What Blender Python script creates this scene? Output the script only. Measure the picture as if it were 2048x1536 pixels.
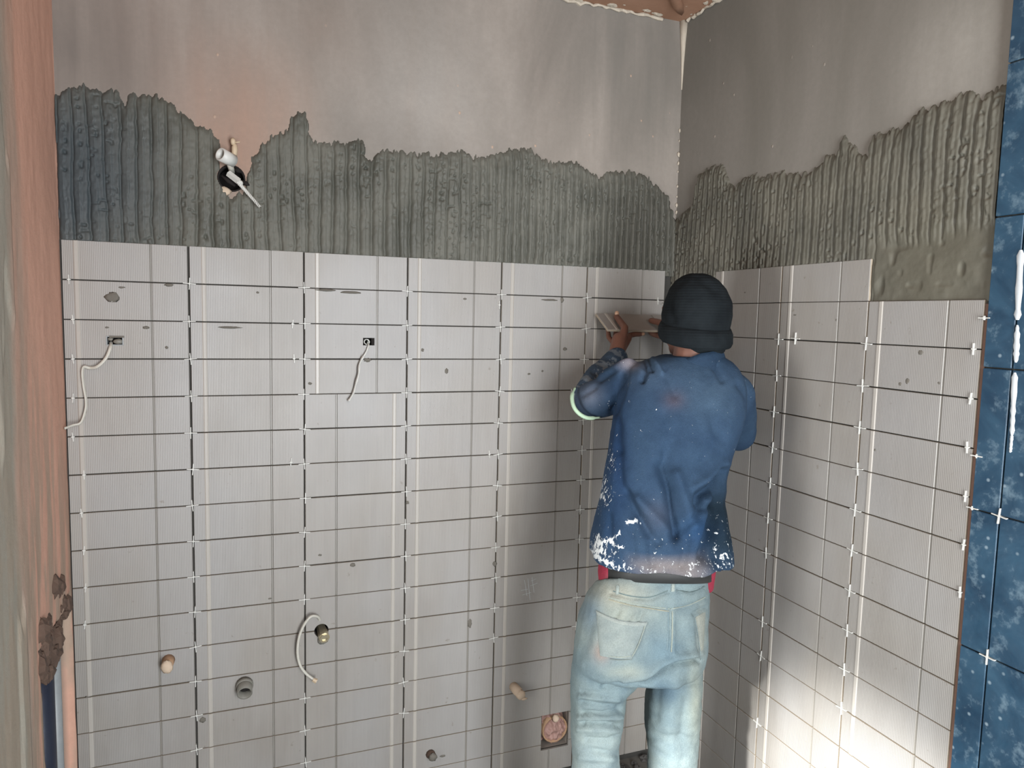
import bpy, bmesh, math, random
import numpy as np
from mathutils import Vector, Matrix, Euler
random.seed(7); rng = np.random.default_rng(7)
for o in list(bpy.data.objects): bpy.data.objects.remove(o)
SC = bpy.context.scene; COL = SC.collection

# ------------------------------------------------------------------ camera, world, light, exposure
F = 1448.24; CAM = np.array([-1.43304, -2.16863, 1.57924]); ROT = (1.480205, -0.022662, -0.367398)
cd = bpy.data.cameras.new('camera'); cam = bpy.data.objects.new('camera', cd); COL.objects.link(cam)
cam.location = CAM; cam.rotation_euler = ROT; cd.sensor_width = 36; cd.lens = F / 2048 * 36; cd.clip_start = 0.02
SC.camera = cam
SC.view_settings.view_transform = 'Standard'; SC.view_settings.look = 'None'; SC.view_settings.gamma = 1
SC.view_settings.use_curve_mapping = False; SC.view_settings.exposure = -0.08
W = bpy.data.worlds.new('world'); SC.world = W; W.use_nodes = True
W.node_tree.nodes['Background'].inputs[0].default_value = (0.86, 0.93, 1.0, 1)
W.node_tree.nodes['Background'].inputs[1].default_value = 0.5
def area(name, loc, target, sx, sy, power, col):
    l = bpy.data.lights.new(name, 'AREA'); l.shape = 'RECTANGLE'; l.size = sx; l.size_y = sy; l.energy = power; l.color = col
    o = bpy.data.objects.new(name, l); COL.objects.link(o); o.location = loc
    o.rotation_euler = (Vector(target) - Vector(loc)).to_track_quat('-Z', 'Y').to_euler(); return o
area('daylight_doorway', (-0.80, -3.3, 1.25), (-0.95, 0, 1.3), 0.8, 2.0, 122, (0.96, 0.98, 1.0))
area('daylight_side_opening', (-2.45, -1.40, 0.80), (0, -0.8, 0.55), 0.55, 1.2, 46, (1.0, 0.992, 0.975))
sl = bpy.data.lights.new('low_wall_spot', 'SPOT'); sl.energy = 1600; sl.spot_size = .34; sl.spot_blend = 1; sl.shadow_soft_size = .06; sl.color = (1, .98, .94)  # spot lamp added to make the bright patch low on the side wall
so_ = bpy.data.objects.new('low_wall_spot', sl); COL.objects.link(so_); so_.location = (-2.5, -2.0, 1.6)
so_.rotation_euler = (Vector((0, -.88, .22)) - so_.location).to_track_quat('-Z', 'Y').to_euler()

# ------------------------------------------------------------------ places on the real planes of the room
RM = np.array(Euler(ROT, 'XYZ').to_matrix())
def ray(u, v): return RM @ np.array([(u - 1024) / F, -(v - 768) / F, -1.0])
def on_back(u, v, y=0.0): d = ray(u, v); return CAM + d * (y - CAM[1]) / d[1]
def on_right(u, v, x=0.0): d = ray(u, v); return CAM + d * (x - CAM[0]) / d[0]
def at(u, v, D): return CAM + ray(u, v) * D
def pix(P):
    q = (np.asarray(P) - CAM) @ RM
    return 1024 + F * q[..., 0] / -q[..., 2], 768 - F * q[..., 1] / -q[..., 2]

XL = -1.842
# ------------------------------------------------------------------ helpers
def link(name, me, mat=None, parent=None):
    o = bpy.data.objects.new(name, me); COL.objects.link(o)
    if mat is not None:
        for m in (mat if isinstance(mat, (list, tuple)) else [mat]): me.materials.append(m)
    if parent is not None: o.parent = parent
    return o
def tag(o, label=None, cat=None, group=None, kind=None):
    for k, v in (('label', label), ('category', cat), ('group', group), ('kind', kind)):
        if v: o[k] = v
    return o
def empty(name, loc, label, cat, group=None):
    o = bpy.data.objects.new(name, None); COL.objects.link(o); o.location = loc; o.empty_display_size = .03
    return tag(o, label, cat, group)
def adopt(o, root):      # child keeps world coordinates
    o.parent = root; o.matrix_parent_inverse = Matrix.Translation(-Vector(root.location)) ; return o
def mesh(name, v, f, smooth=False):
    me = bpy.data.meshes.new(name); me.from_pydata([tuple(map(float, p)) for p in v], [], [tuple(map(int, q)) for q in f]); me.validate()
    if smooth: me.polygons.foreach_set('use_smooth', [True] * len(me.polygons))
    me.update(); return me
class MB:
    def __init__(s): s.v = []; s.f = []
    def add(s, v, f): b = len(s.v); s.v += [tuple(map(float, p)) for p in v]; s.f += [tuple(i + b for i in q) for q in f]; return s
    def box(s, lo, hi):
        (a, b, c), (d, e, g) = lo, hi
        return s.add([(a,b,c),(d,b,c),(d,e,c),(a,e,c),(a,b,g),(d,b,g),(d,e,g),(a,e,g)], [(0,3,2,1),(4,5,6,7),(0,1,5,4),(1,2,6,5),(2,3,7,6),(3,0,4,7)])
    def tube(s, pts, r, n=10, caps=True, sq=1.0):
        pts = [Vector(p) for p in pts]; R = r if isinstance(r, (list, tuple)) else [r] * len(pts)
        t0 = (pts[1] - pts[0]).normalized(); up = Vector((0, 0, 1)) if abs(t0.z) < .9 else Vector((1, 0, 0))
        a = t0.cross(up).normalized(); vs = []
        for i, p in enumerate(pts):
            t = (pts[min(i + 1, len(pts) - 1)] - pts[max(i - 1, 0)]).normalized()
            a = (a - t * a.dot(t)).normalized(); b = t.cross(a)
            for k in range(n):
                th = 2 * math.pi * k / n; vs.append(p + (a * math.cos(th) + b * math.sin(th) * sq) * R[i])
        m = len(pts); fs = [(i*n+k, i*n+(k+1) % n, (i+1)*n+(k+1) % n, (i+1)*n+k) for i in range(m-1) for k in range(n)]
        if caps: fs += [tuple(range(n))[::-1], tuple((m-1)*n + k for k in range(n))]
        return s.add(vs, fs)
    def pipe(s, p0, p1, ro, ri, n=20):        # open pipe with wall thickness, the mouth at p1
        p0, p1 = Vector(p0), Vector(p1); t = (p1 - p0).normalized(); a = t.cross(Vector((0, .3, 1))).normalized(); b = t.cross(a); vs = []
        for p, r in ((p0, ro), (p1, ro), (p1, ri), (p0, ri)):
            for k in range(n): th = 2*math.pi*k/n; vs.append(p + (a*math.cos(th) + b*math.sin(th)) * r)
        fs = [(i*n+k, i*n+(k+1) % n, ((i+1) % 4)*n+(k+1) % n, ((i+1) % 4)*n+k) for i in range(4) for k in range(n)]
        return s.add(vs, fs)
    def ball(s, c, r, n=10, m=7, sc=(1, 1, 1), jit=0.0):
        vs = []; fs = []
        for i in range(m + 1):
            ph = math.pi * i / m
            for k in range(n):
                th = 2*math.pi*k/n; q = r * (1 + (random.uniform(-jit, jit) if jit else 0))
                vs.append((c[0] + q*math.sin(ph)*math.cos(th)*sc[0], c[1] + q*math.sin(ph)*math.sin(th)*sc[1], c[2] + q*math.cos(ph)*sc[2]))
        for i in range(m):
            for k in range(n): fs.append((i*n+k, (i+1)*n+k, (i+1)*n+(k+1) % n, i*n+(k+1) % n))
        return s.add(vs, fs)
    def build(s, name, mat, parent=None, smooth=False, weld=False):
        me = mesh(name, s.v, s.f, smooth)
        if weld:
            bm = bmesh.new(); bm.from_mesh(me); bmesh.ops.remove_doubles(bm, verts=bm.verts, dist=1e-5); bmesh.ops.recalc_face_normals(bm, faces=bm.faces); bm.to_mesh(me); bm.free()
            if smooth: me.polygons.foreach_set('use_smooth', [True] * len(me.polygons))
        return link(name, me, mat, parent)
def smooth_path(pts, n=6):
    P = [Vector(p) for p in pts]; out = []
    for i in range(len(P) - 1):
        p0, p1, p2, p3 = P[max(i-1, 0)], P[i], P[i+1], P[min(i+2, len(P)-1)]
        for k in range(n):
            t = k / n; out.append(.5*((2*p1) + (p2-p0)*t + (2*p0-5*p1+4*p2-p3)*t*t + (3*p1-p0-3*p2+p3)*t**3))
    return out + [P[-1]]
# value noise (numpy)
_T = np.random.default_rng(3).random((256, 256))
def noise(x, y, seed=0):
    x = np.asarray(x, float) + seed * 17.3; y = np.asarray(y, float) + seed * 9.7
    i = np.floor(x).astype(int); j = np.floor(y).astype(int); fx = x - i; fy = y - j
    fx = fx*fx*(3-2*fx); fy = fy*fy*(3-2*fy); g = lambda a, b: _T[a % 256, b % 256]
    return ((g(i, j)*(1-fx) + g(i+1, j)*fx)*(1-fy) + (g(i, j+1)*(1-fx) + g(i+1, j+1)*fx)*fy) * 2 - 1
def fbm(x, y, seed=0, o=4):
    s = 0; a = 1; t = 0
    for k in range(o): s = s + a*noise(x*2**k, y*2**k, seed+k); t += a; a *= .5
    return s / t

# ------------------------------------------------------------------ materials
def lin(c):
    f = lambda v: v/12.92 if v <= .04045 else ((v+.055)/1.055)**2.4
    return tuple(f(v/255) for v in c) + (1,)
class NT:
    def __init__(s, name):
        s.m = bpy.data.materials.new(name); s.m.use_nodes = True; s.t = s.m.node_tree; s.b = s.t.nodes['Principled BSDF']
    def n(s, ty, **kw):
        q = s.t.nodes.new(ty)
        for k, v in kw.items():
            if k.startswith('i_'):
                key = k[2:]; q.inputs[int(key) if key.isdigit() else key.replace('_', ' ')].default_value = v
            else: setattr(q, k, v)
        return q
    def l(s, a, b): s.t.links.new(a, b)
    def pos(s): return s.n('ShaderNodeNewGeometry').outputs['Position']
    def obj(s): return s.n('ShaderNodeTexCoord').outputs['Object']
    def scaled(s, v, sc):
        q = s.n('ShaderNodeMapping'); q.inputs['Scale'].default_value = sc; s.l(v, q.inputs[0]); return q.outputs[0]
    def noise(s, v, scale, detail=4, rough=.55, dist=0):
        q = s.n('ShaderNodeTexNoise', i_Scale=scale, i_Detail=detail, i_Roughness=rough, i_Distortion=dist); s.l(v, q.inputs['Vector']); return q.outputs['Fac']
    def ramp(s, v, lo, hi, a=0., b=1.):
        q = s.n('ShaderNodeMapRange', clamp=True); q.inputs[1].default_value = lo; q.inputs[2].default_value = hi; q.inputs[3].default_value = a; q.inputs[4].default_value = b
        s.l(v, q.inputs[0]); return q.outputs[0]
    def mix(s, f, a, b, mode='MIX'):
        q = s.n('ShaderNodeMix', data_type='RGBA', blend_type=mode)
        for i, x in ((0, f), (6, a), (7, b)):
            if isinstance(x, (int, float)): q.inputs[i].default_value = x
            elif isinstance(x, tuple): q.inputs[i].default_value = x
            else: s.l(x, q.inputs[i])
        return q.outputs[2]
    def math(s, op, a, b=0.):
        q = s.n('ShaderNodeMath', operation=op)
        for i, x in enumerate((a, b)):
            if isinstance(x, (int, float)): q.inputs[i].default_value = x
            else: s.l(x, q.inputs[i])
        return q.outputs[0]
    def blob(s, c, r, inner=0.0):
        q = s.n('ShaderNodeVectorMath', operation='DISTANCE'); s.l(s.pos(), q.inputs[0]); q.inputs[1].default_value = tuple(c)
        return s.ramp(q.outputs['Value'], r, r*inner)
    def bump(s, h, strength, dist, prev=None):
        q = s.n('ShaderNodeBump', i_Strength=strength, i_Distance=dist); s.l(h, q.inputs['Height'])
        if prev is not None: s.l(prev, q.inputs['Normal'])
        return q.outputs[0]
    def done(s, col=None, rough=None, nrm=None, metal=None, spec=None):
        for k, v in (('Base Color', col), ('Roughness', rough), ('Normal', nrm), ('Metallic', metal), ('Specular IOR Level', spec)):
            if v is None: continue
            if isinstance(v, (int, float, tuple)): s.b.inputs[k].default_value = v
            else: s.l(v, s.b.inputs[k])
        return s.m
def plain(name, c, rough=.6, metal=0, var=.12, sc=60, bump=.15):
    t = NT(name); n = t.noise(t.obj(), sc); d = tuple(x*(1-var*2) for x in lin(c)[:3]) + (1,)
    return t.done(t.mix(n, d, lin(c)), rough, t.bump(n, bump, .002), metal)

def plaster(name, base, dark, pink, blobs, streak=True):
    t = NT(name); p = t.pos()
    big = t.noise(t.scaled(p, (1.6, 1.6, .7)), 1.5, 5, .6, .6)
    st = t.noise(t.scaled(p, (9, 9, .8)), 1.6, 4, .6)
    fine = t.noise(p, 60, 5, .7)
    c = t.mix(t.ramp(big, .35, .68), lin(dark), lin(base))
    c = t.mix(t.ramp(st, .35, .7, 0, .35), c, lin(dark))
    for (ce, r, col, k) in blobs:
        f = t.math('MULTIPLY', t.blob(ce, r), k); f = t.math('MULTIPLY', f, t.ramp(st, .3, .62, .45, 1.))
        c = t.mix(f, c, lin(col))
    v = t.n('ShaderNodeTexVoronoi', i_Scale=22.0); t.l(t.scaled(p, (1, 1, .8)), v.inputs['Vector'])
    patch = t.ramp(t.noise(p, 2.2, 2), .40, .52)
    sp = t.math('MULTIPLY', t.ramp(v.outputs['Distance'], .10, .05), patch)
    rnd = t.ramp(v.outputs['Color'], .54, .58)
    sp = t.math('MULTIPLY', sp, rnd)
    c = t.mix(t.math('MULTIPLY', sp, .85), c, lin(pink))
    c = t.mix(t.ramp(fine, .3, .8, 0, .22), c, lin(tuple(x*.8 for x in dark)))
    h = t.math('ADD', t.math('MULTIPLY', fine, .25), t.math('ADD', t.math('MULTIPLY', sp, 1.2), t.math('MULTIPLY', st, .5)))
    return t.done(c, .82, t.bump(h, .35, .0035), spec=.25)
bb = lambda u, v: on_back(u, v)
M_back = plaster('cement_plaster_long', (166, 158, 150), (130, 124, 117), (190, 164, 144), [
    (bb(480, 230), .26, (176, 144, 126), .85), (bb(300, 60), .40, (146, 128, 118), .6), (bb(130, 100), .32, (104, 100, 96), .8),
    (bb(640, 60), .22, (142, 128, 118), .6), (bb(470, 330), .15, (170, 138, 120), .9), (bb(860, 200), .35, (172, 169, 164), .55),
    (bb(1300, 200), .38, (110, 108, 102), .7), (bb(1230, 70), .3, (112, 110, 105), .5)])
rr = lambda u, v: on_right(u, v)
M_right = plaster('cement_plaster_side', (138, 134, 128), (118, 115, 108), (168, 160, 150), [
    (rr(1920, 90), .20, (160, 157, 150), .8), (rr(1880, 160), .16, (156, 152, 145), .7), (rr(1430, 60), .25, (112, 110, 104), .7), (rr(1700, 250), .35, (142, 138, 132), .5)])
def mortar_mat(name, c1, c2, blobs=()):
    t = NT(name); p = t.pos(); n = t.noise(p, 7, 5, .6); f = t.noise(p, 160, 3, .6)
    c = t.mix(t.ramp(n, .35, .65), lin(c1), lin(c2))
    for (ce, r, col, k) in blobs: c = t.mix(t.math('MULTIPLY', t.blob(ce, r, .3), k), c, lin(col))
    return t.done(c, t.ramp(n, .3, .7, .5, .7), t.bump(f, .25, .0015), spec=.4)
M_mortar = mortar_mat('wet_tile_adhesive', (82, 83, 76), (106, 106, 98), [
    (bb(120, 350), .33, (56, 65, 70), .9), (bb(1300, 450), .26, (74, 73, 66), .7)])
M_mortar2 = mortar_mat('tile_adhesive_side', (82, 81, 73), (100, 98, 88), [(rr(1870, 520), .2, (98, 95, 82), .6)])
M_bed = plain('adhesive_bed', (58, 57, 54), .9)

def tile_mat():
    t = NT('ribbed_grey_tile_glaze'); o = t.obj(); p = t.pos()
    sx = t.n('ShaderNodeSeparateXYZ'); t.l(o, sx.inputs[0])
    rib = t.math('SINE', t.math('MULTIPLY', sx.outputs[0], 2*math.pi/.0042))
    oi = t.n('ShaderNodeObjectInfo'); rnd = oi.outputs['Random']
    n = t.noise(p, 5, 4, .6); n2 = t.noise(t.scaled(p, (30, 30, 4)), 1.5, 3)
    c = t.mix(n, lin((143, 138, 132)), lin((163, 161, 157)))
    c = t.mix(t.ramp(rnd, 0, 1, 0, .35), c, lin((152, 146, 136)))
    c = t.mix(t.ramp(n2, .4, .75, 0, .25), c, lin((126, 121, 115)))
    ribc = t.ramp(rib, -1, 1, .0, .42)
    c = t.mix(ribc, c, lin((104, 102, 98)))
    c = t.mix(t.ramp(t.noise(t.scaled(p, (2.2, 2.2, 1)), 1.6, 2), .40, .62, 0, .4), c, lin((152, 153, 154)), 'MIX'); sp = t.ramp(t.noise(p, 38, 3, .6), .70, .76, 0, .7); c = t.mix(sp, c, lin((120, 114, 105)))
    return t.done(c, t.ramp(n, .3, .7, .40, .50), t.bump(rib, .12, .0012), spec=.7)
M_tile = tile_mat()
M_band = plain('smooth_tile_band', (174, 170, 163), .35, var=.05, sc=30, bump=.05); M_line = plain('tile_relief_line', (132, 129, 123), .4, var=.05, sc=30, bump=.05)
M_biscuit = plain('tile_biscuit', (176, 164, 146), .85)
M_terra = plain('terracotta_backing', (112, 86, 74), .9)
M_bluebody = None
def blue_mat():
    t = NT('blue_mottled_tile_glaze'); p = t.pos()
    n = t.noise(p, 9, 6, .65, .8); d = t.noise(p, 26, 5, .7)
    c = t.mix(t.ramp(n, .3, .7), lin((24, 52, 74)), lin((50, 82, 104)))
    c = t.mix(t.ramp(d, .54, .72, 0, .65), c, lin((112, 136, 150)))
    v = t.n('ShaderNodeTexVoronoi', i_Scale=34.0); t.l(p, v.inputs['Vector'])
    c = t.mix(t.math('MULTIPLY', t.ramp(v.outputs['Distance'], .16, .06, 0, .6), t.ramp(v.outputs['Color'], .56, .60)), c, lin((150, 168, 178)))
    return t.done(c, t.ramp(d, .3, .8, .28, .6), t.bump(n, .08, .002), spec=.5)
M_blue = blue_mat()
M_white = plain('white_plastic', (208, 209, 204), .45, var=.04)
M_grout = plain('white_grout', (205, 212, 216), .8)
M_leftw = None
def leftwall_mat():
    t = NT('salmon_skim_plaster'); p = t.pos(); sx = t.n('ShaderNodeSeparateXYZ'); t.l(p, sx.inputs[0])
    st = t.noise(t.scaled(p, (2, 4, .8)), 1.5, 4, .55, .3)
    y = t.math('ADD', sx.outputs[1], t.math('MULTIPLY', t.math('SUBTRACT', st, .5), .30))
    f = t.ramp(y, -.50, -.36)                              # pink towards the corner, grey green render outwards
    c = t.mix(f, lin((158, 154, 142)), lin((208, 164, 144)))
    zz = t.math('ADD', sx.outputs[2], t.math('MULTIPLY', st, .9))
    low = t.math('MULTIPLY', t.ramp(zz, 2.0, 1.45), t.ramp(t.noise(t.scaled(p, (3, 12, 1.5)), 2.2, 3), .42, .55))
    c = t.mix(t.math('MULTIPLY', low, .75), c, lin((160, 148, 132)))
    n = t.noise(p, 40, 5, .7); c = t.mix(t.ramp(n, .4, .8, 0, .2), c, lin((160, 130, 114))); c = t.mix(t.ramp(sx.outputs[0], XL-.012, XL-.03), c, lin((120, 112, 102)))
    return t.done(c, .85, t.bump(t.math('ADD', n, t.math('MULTIPLY', st, 3.)), .5, .003), spec=.2)
M_leftw = leftwall_mat()
M_ceil = plaster('brown_ceiling_plaster', (178, 142, 120), (154, 118, 96), (190, 170, 150), [])
M_crust = plain('pale_plaster_crust', (198, 188, 172), .9)
M_floor = plain('dusty_cement_floor', (110, 108, 102), .9, var=.25, sc=25, bump=.6)
M_rubble = plain('dark_rubble', (84, 82, 80), .9, var=.25)
M_cable = plain('grey_white_cable', (196, 194, 184), .5, var=.06)
M_ivory = plain('ivory_plastic', (206, 186, 158), .6)
M_dark = plain('dark_cavity', (30, 25, 23), .9)
M_greypipe = plain('grey_pipe', (126, 124, 116), .5)
M_brass = plain('dull_brass', (214, 204, 176), .28, .7)
M_plug = plain('clay_smeared_plug', (186, 150, 118), .75, var=.2)
M_plug2 = plain('cream_cloth_plug', (206, 186, 164), .8, var=.12)
M_clay = plain('pinkish_bag', (178, 142, 132), .6, var=.18, sc=30)
M_clump = plain('brown_broken_plaster', (104, 84, 72), .9, var=.3, sc=40, bump=.8)
M_navy = plain('dark_blue_pipe_paint', (40, 46, 62), .35)
M_pale = plain('pale_blue_grey_conduit', (150, 156, 158), .45)
M_smudge = plain('dried_mortar_smear', (112, 108, 100), .8, var=.15)

# ------------------------------------------------------------------ the room shell
H = 2.584; YR = -1.141; Z0 = 1.6525; PH = .10193; X1 = -1.5409; PW = .3
def cutter(lo, hi, rot=None, cyl=None):
    m = MB()
    if cyl: m.tube([cyl[0], cyl[1]], cyl[2], 20)
    else: m.box(lo, hi)
    return m.build('cutter', None)
def boolean(o, cutters):
    for c in cutters:
        md = o.modifiers.new('b', 'BOOLEAN'); md.operation = 'DIFFERENCE'; md.solver = 'EXACT'; md.object = c
    dg = bpy.context.evaluated_depsgraph_get(); me = bpy.data.meshes.new_from_object(o.evaluated_get(dg)); o.modifiers.clear(); o.data = me
# holes in the long wall: (kind, centre, size, depth)
hole_box = []; P = on_back(735, 683)
cuts = {}
P1 = on_back(736, 683); cuts['sq'] = cutter((P1[0]-.017, -.03, P1[2]-.011), (P1[0]+.017, .06, P1[2]+.011))
P2 = on_back(231, 681); cuts['sq2'] = cutter((P2[0]-.020, -.03, P2[2]-.012), (P2[0]+.020, .06, P2[2]+.012))
P3 = on_back(463, 357); cuts['jb'] = cutter(0, 0, cyl=((P3[0], -.03, P3[2]), (P3[0], .055, P3[2]), .036))
P4 = on_back(642, 1258); cuts['wt'] = cutter(0, 0, cyl=((P4[0], -.03, P4[2]), (P4[0], .05, P4[2]), .021))
P5 = on_back(1107, 1457); cuts['bg'] = cutter((P5[0]-.052, -.03, P5[2]-.064), (P5[0]+.052, .07, P5[2]+.062))
wall_back = MB().box((XL-.15, 0, -.1), (.15, .15, H)).build('wall_back', M_back); tag(wall_back, kind='structure')
boolean(wall_back, list(cuts.values()))
wall_right = MB().box((0, -3.7, -.1), (.15, 0, H)).build('wall_right', M_right); tag(wall_right, kind='structure')
wall_front = MB().box((-1.9, -3.7, -.1), (-1.5, -3.55, H)).box((-.25, -3.7, -.1), (0, -3.55, H)).box((-1.5, -3.7, 2.4), (-.25, -3.55, H)).build('wall_front', M_right); tag(wall_front, kind='structure')
floor = MB().box((-3.2, -3.7, -.1), (.15, .15, 0)).build('floor', M_floor); tag(floor, kind='structure')
ceiling = MB().box((-2.6, -3.7, H), (.15, .15, H+.12)).build('ceiling', M_ceil); tag(ceiling, kind='structure')

def heightfield(name, us, vs, hgt, place, mat, parent, keep=None, skirt=True):
    U, V = np.meshgrid(us, vs, indexing='ij'); n, m = U.shape
    X = place(U, V, hgt).reshape(-1, 3); idx = np.arange(n*m).reshape(n, m)
    q = np.stack([idx[:-1, :-1], idx[1:, :-1], idx[1:, 1:], idx[:-1, 1:]], -1).reshape(-1, 4)
    if keep is not None:
        k = keep[:-1, :-1] | keep[1:, :-1] | keep[1:, 1:] | keep[:-1, 1:]; q = q[k.reshape(-1)]
    used = np.unique(q); mp = -np.ones(n*m, int); mp[used] = np.arange(len(used)); X = X[used]; q = mp[q]
    me = bpy.data.meshes.new(name); me.vertices.add(len(X)); me.vertices.foreach_set('co', X.reshape(-1))
    me.loops.add(q.size); me.loops.foreach_set('vertex_index', q.reshape(-1).astype(np.int32)); me.polygons.add(len(q))
    me.polygons.foreach_set('loop_start', np.arange(0, q.size, 4, dtype=np.int32)); me.polygons.foreach_set('loop_total', np.full(len(q), 4, dtype=np.int32))
    me.polygons.foreach_set('use_smooth', [True]*len(q)); me.update(calc_edges=True); me.validate()
    return link(name, me, mat, parent)

# left wall: a skim-plastered face with a broken chase near the corner
ys = np.linspace(0, -.98, 164); zs = np.linspace(0, H, 400); Yg, Zg = np.meshgrid(ys, zs, indexing='ij')
edge = .02*fbm(Zg*9, Zg*0, 5); ctop = .80 + .05*fbm(Yg*14, Yg*0, 6)
def sstep(x, a, b): t = np.clip((x-a)/(b-a), 0, 1); return t*t*(3-2*t)
inch = sstep(Yg, -.315+edge-.008, -.315+edge+.008) * (1 - sstep(Yg, -.026+edge*.3-.006, -.026+edge*.3+.006)) * (1 - sstep(Zg, ctop-.03, ctop+.03))
hl = .004*fbm(Yg*4, Zg*1.2, 1) + .0015*fbm(Yg*22, Zg*9, 2) - .085*inch
hl = hl + .005*sstep(fbm(Yg*6, Zg*.8, 9), .05, .12)*(Yg < -.45)
hl[0, :] = 0
wall_left = heightfield('wall_left', ys, zs, hl, lambda U, V, h: np.stack([XL + h, U, V], -1), M_leftw, None)
tag(wall_left, kind='structure')
wb = MB().box((XL-.17, -.98, 0), (XL-.10, 0, H)).box((XL-.12, -1.0, 0), (XL+.004, -.978, H)).build('wall_core', M_leftw, wall_left)

# ------------------------------------------------------------------ combed adhesive above the tiles
def topline(px, place):
    w = [place(*q) for q in px]; return w
cb = [(100,190),(120,185),(140,178),(165,172),(195,178),(215,182),(236,181),(246,215),(258,188),(286,190),(300,196),(312,188),(330,205),(350,215),(370,232),(395,255),(410,258),(425,268),(436,275),(441,372),(455,388),(480,390),(493,380),(497,335),(510,310),(530,285),(545,275),(575,262),(585,240),(598,222),(612,226),(619,258),(626,286),(650,288),(690,285),(722,280),(735,315),(748,322),(756,300),(800,300),(850,308),(890,305),(925,300),(945,315),(990,310),(1035,300),(1055,295),(1070,310),(1090,318),(1105,328),(1130,325),(1150,322),(1175,345),(1200,355),(1230,345),(1265,345),(1290,350),(1310,370),(1330,385),(1345,425),(1353,480)]
wp = np.array([on_back(*q) for q in cb]); us = np.arange(XL+.001, 0.0001, .0024); vs = np.arange(1.735, 2.33, .0026)
U, V = np.meshgrid(us, vs, indexing='ij')
ox = np.argsort(wp[:, 0]); top = np.interp(U + .006*noise(U*60, V*60, 4), wp[ox, 0], wp[ox, 2]) + .013*fbm(U*70, V*14, 2) + .007*noise(U*210, V*40, 8)
def comb(U, V, top, pitch, amp, seed):
    warp = .42*fbm(U*5, V*1.6, seed) + .09*noise(U*20, V*13, seed+1) + .035*noise(U*60, V*60, seed+2)
    ph = pitch + warp; sd = ph - np.round(ph); d = np.abs(sd)            # distance to groove
    gw = .060 + .075*np.clip(fbm(U*4, V*5, seed+9)*2 + .4, 0, 1); ridge = 1 - np.exp(-(d/gw)**2)
    h = .0035 + amp*(.62*ridge + .22*np.sqrt(np.clip(d*2, 0, 1)))
    lean = .22*sd*ridge; h = h + amp*lean
    tear = np.clip((noise(np.floor(ph)*7.3, V*95, seed+3) + .55*noise(U*190, V*150, seed+8) - .30)*2.2, 0, 1)*np.exp(-((.5-d)/.14)**2)*np.clip(fbm(U*7, V*5, seed+12)*4+.6, 0, 1) + np.clip((noise(U*95, V*125, seed+3) - .50)*2.5, 0, 1) * np.clip(fbm(U*9, V*6, seed+4)*3 + .25, 0, 1)
    h = np.maximum(h - .0085*tear*ridge, .0015) + .0007*noise(U*150, V*110, seed+5) + .0018*fbm(U*22, V*9, seed+6)
    e = np.clip((top - V)/.014, 0, 1); smooth = np.clip((top - V)/.06 + .25 + .4*fbm(U*12, V*12, seed+7), 0, 1)
    h = h*(.45 + .55*smooth)*np.sqrt(e)
    return h, top > V
pitch = np.interp(U, [XL, -1.3, -.75, -.35, 0], [0, 15, 30, 45, 60])
amp = np.interp(U, [XL, -1.4, -.9, -.5, 0], [.013, .012, .013, .018, .019])
h, keep = comb(U, V, top, pitch, amp, 11); h = np.where((V < Z0+.0995) & (U < X1+5*PW), np.minimum(h, .0035), h); hm = np.where(keep, h, -.001)
jb = np.hypot(U-P3[0], V-P3[2]) > .038; keep &= jb
ad = heightfield('tile_adhesive', us, vs, hm, lambda U, V, h: np.stack([U, -h, V], -1), M_mortar, wall_back, keep)
tag(ad, 'wet grey combed adhesive with vertical trowel ridges above the tiles')

cr = [(1345,440),(1360,438),(1370,420),(1385,420),(1392,390),(1400,350),(1420,337),(1440,330),(1452,332),(1456,362),(1470,375),(1490,352),(1530,350),(1560,345),(1590,348),(1618,350),(1632,335),(1650,318),(1675,305),(1686,272),(1698,285),(1715,300),(1738,318),(1745,275),(1775,265),(1800,255),(1830,235),(1860,212),(1900,200),(1918,182),(1935,182),(1955,186),(1964,205),(1975,188),(2010,170)]
wp = np.array([on_right(*q) for q in cr]); us = np.arange(.0001, 1.143, .0024); vs = np.arange(1.62, 2.33, .0026)
U, V = np.meshgrid(us, vs, indexing='ij'); sx_ = -wp[:, 1]; ox = np.argsort(sx_)
top = np.interp(U + .006*noise(U*60, V*60, 14), sx_[ox], wp[ox, 2]) + .012*fbm(U*70, V*14, 12) + .007*noise(U*210, V*40, 18)
pitch = U*np.interp(U, [0, .4, 1.15], [40, 38, 37]) - 2.5*(V-1.7)*np.clip(.6-U, 0, 1)
h, keep = comb(U, V, top, pitch, np.interp(U, [0, .3, .5, 1.1], [.015, .013, .010, .0115]), 31)
sm = sstep(U, .80, .88)*(1 - sstep(V + .05*fbm(U*6, V*6, 41), 1.75, 1.80))
lump = .007 + .004*fbm(U*16, V*16, 42) - .010*np.clip(noise(U*40, V*34, 43)-.5, 0, 1)
h = h*(1-sm) + lump*sm; h = np.where(((V < 1.7395) & (U > .249) & (U < .849)) | ((V < 1.638) & (U > .849)), np.minimum(h, .0035), h); hm = np.where(keep, h, -.001)
ad2 = heightfield('tile_adhesive', us, vs, hm, lambda U, V, h: np.stack([-h, -U, V], -1), M_mortar2, wall_right, keep)
tag(ad2, 'olive grey combed adhesive above the side wall tiles')

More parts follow.
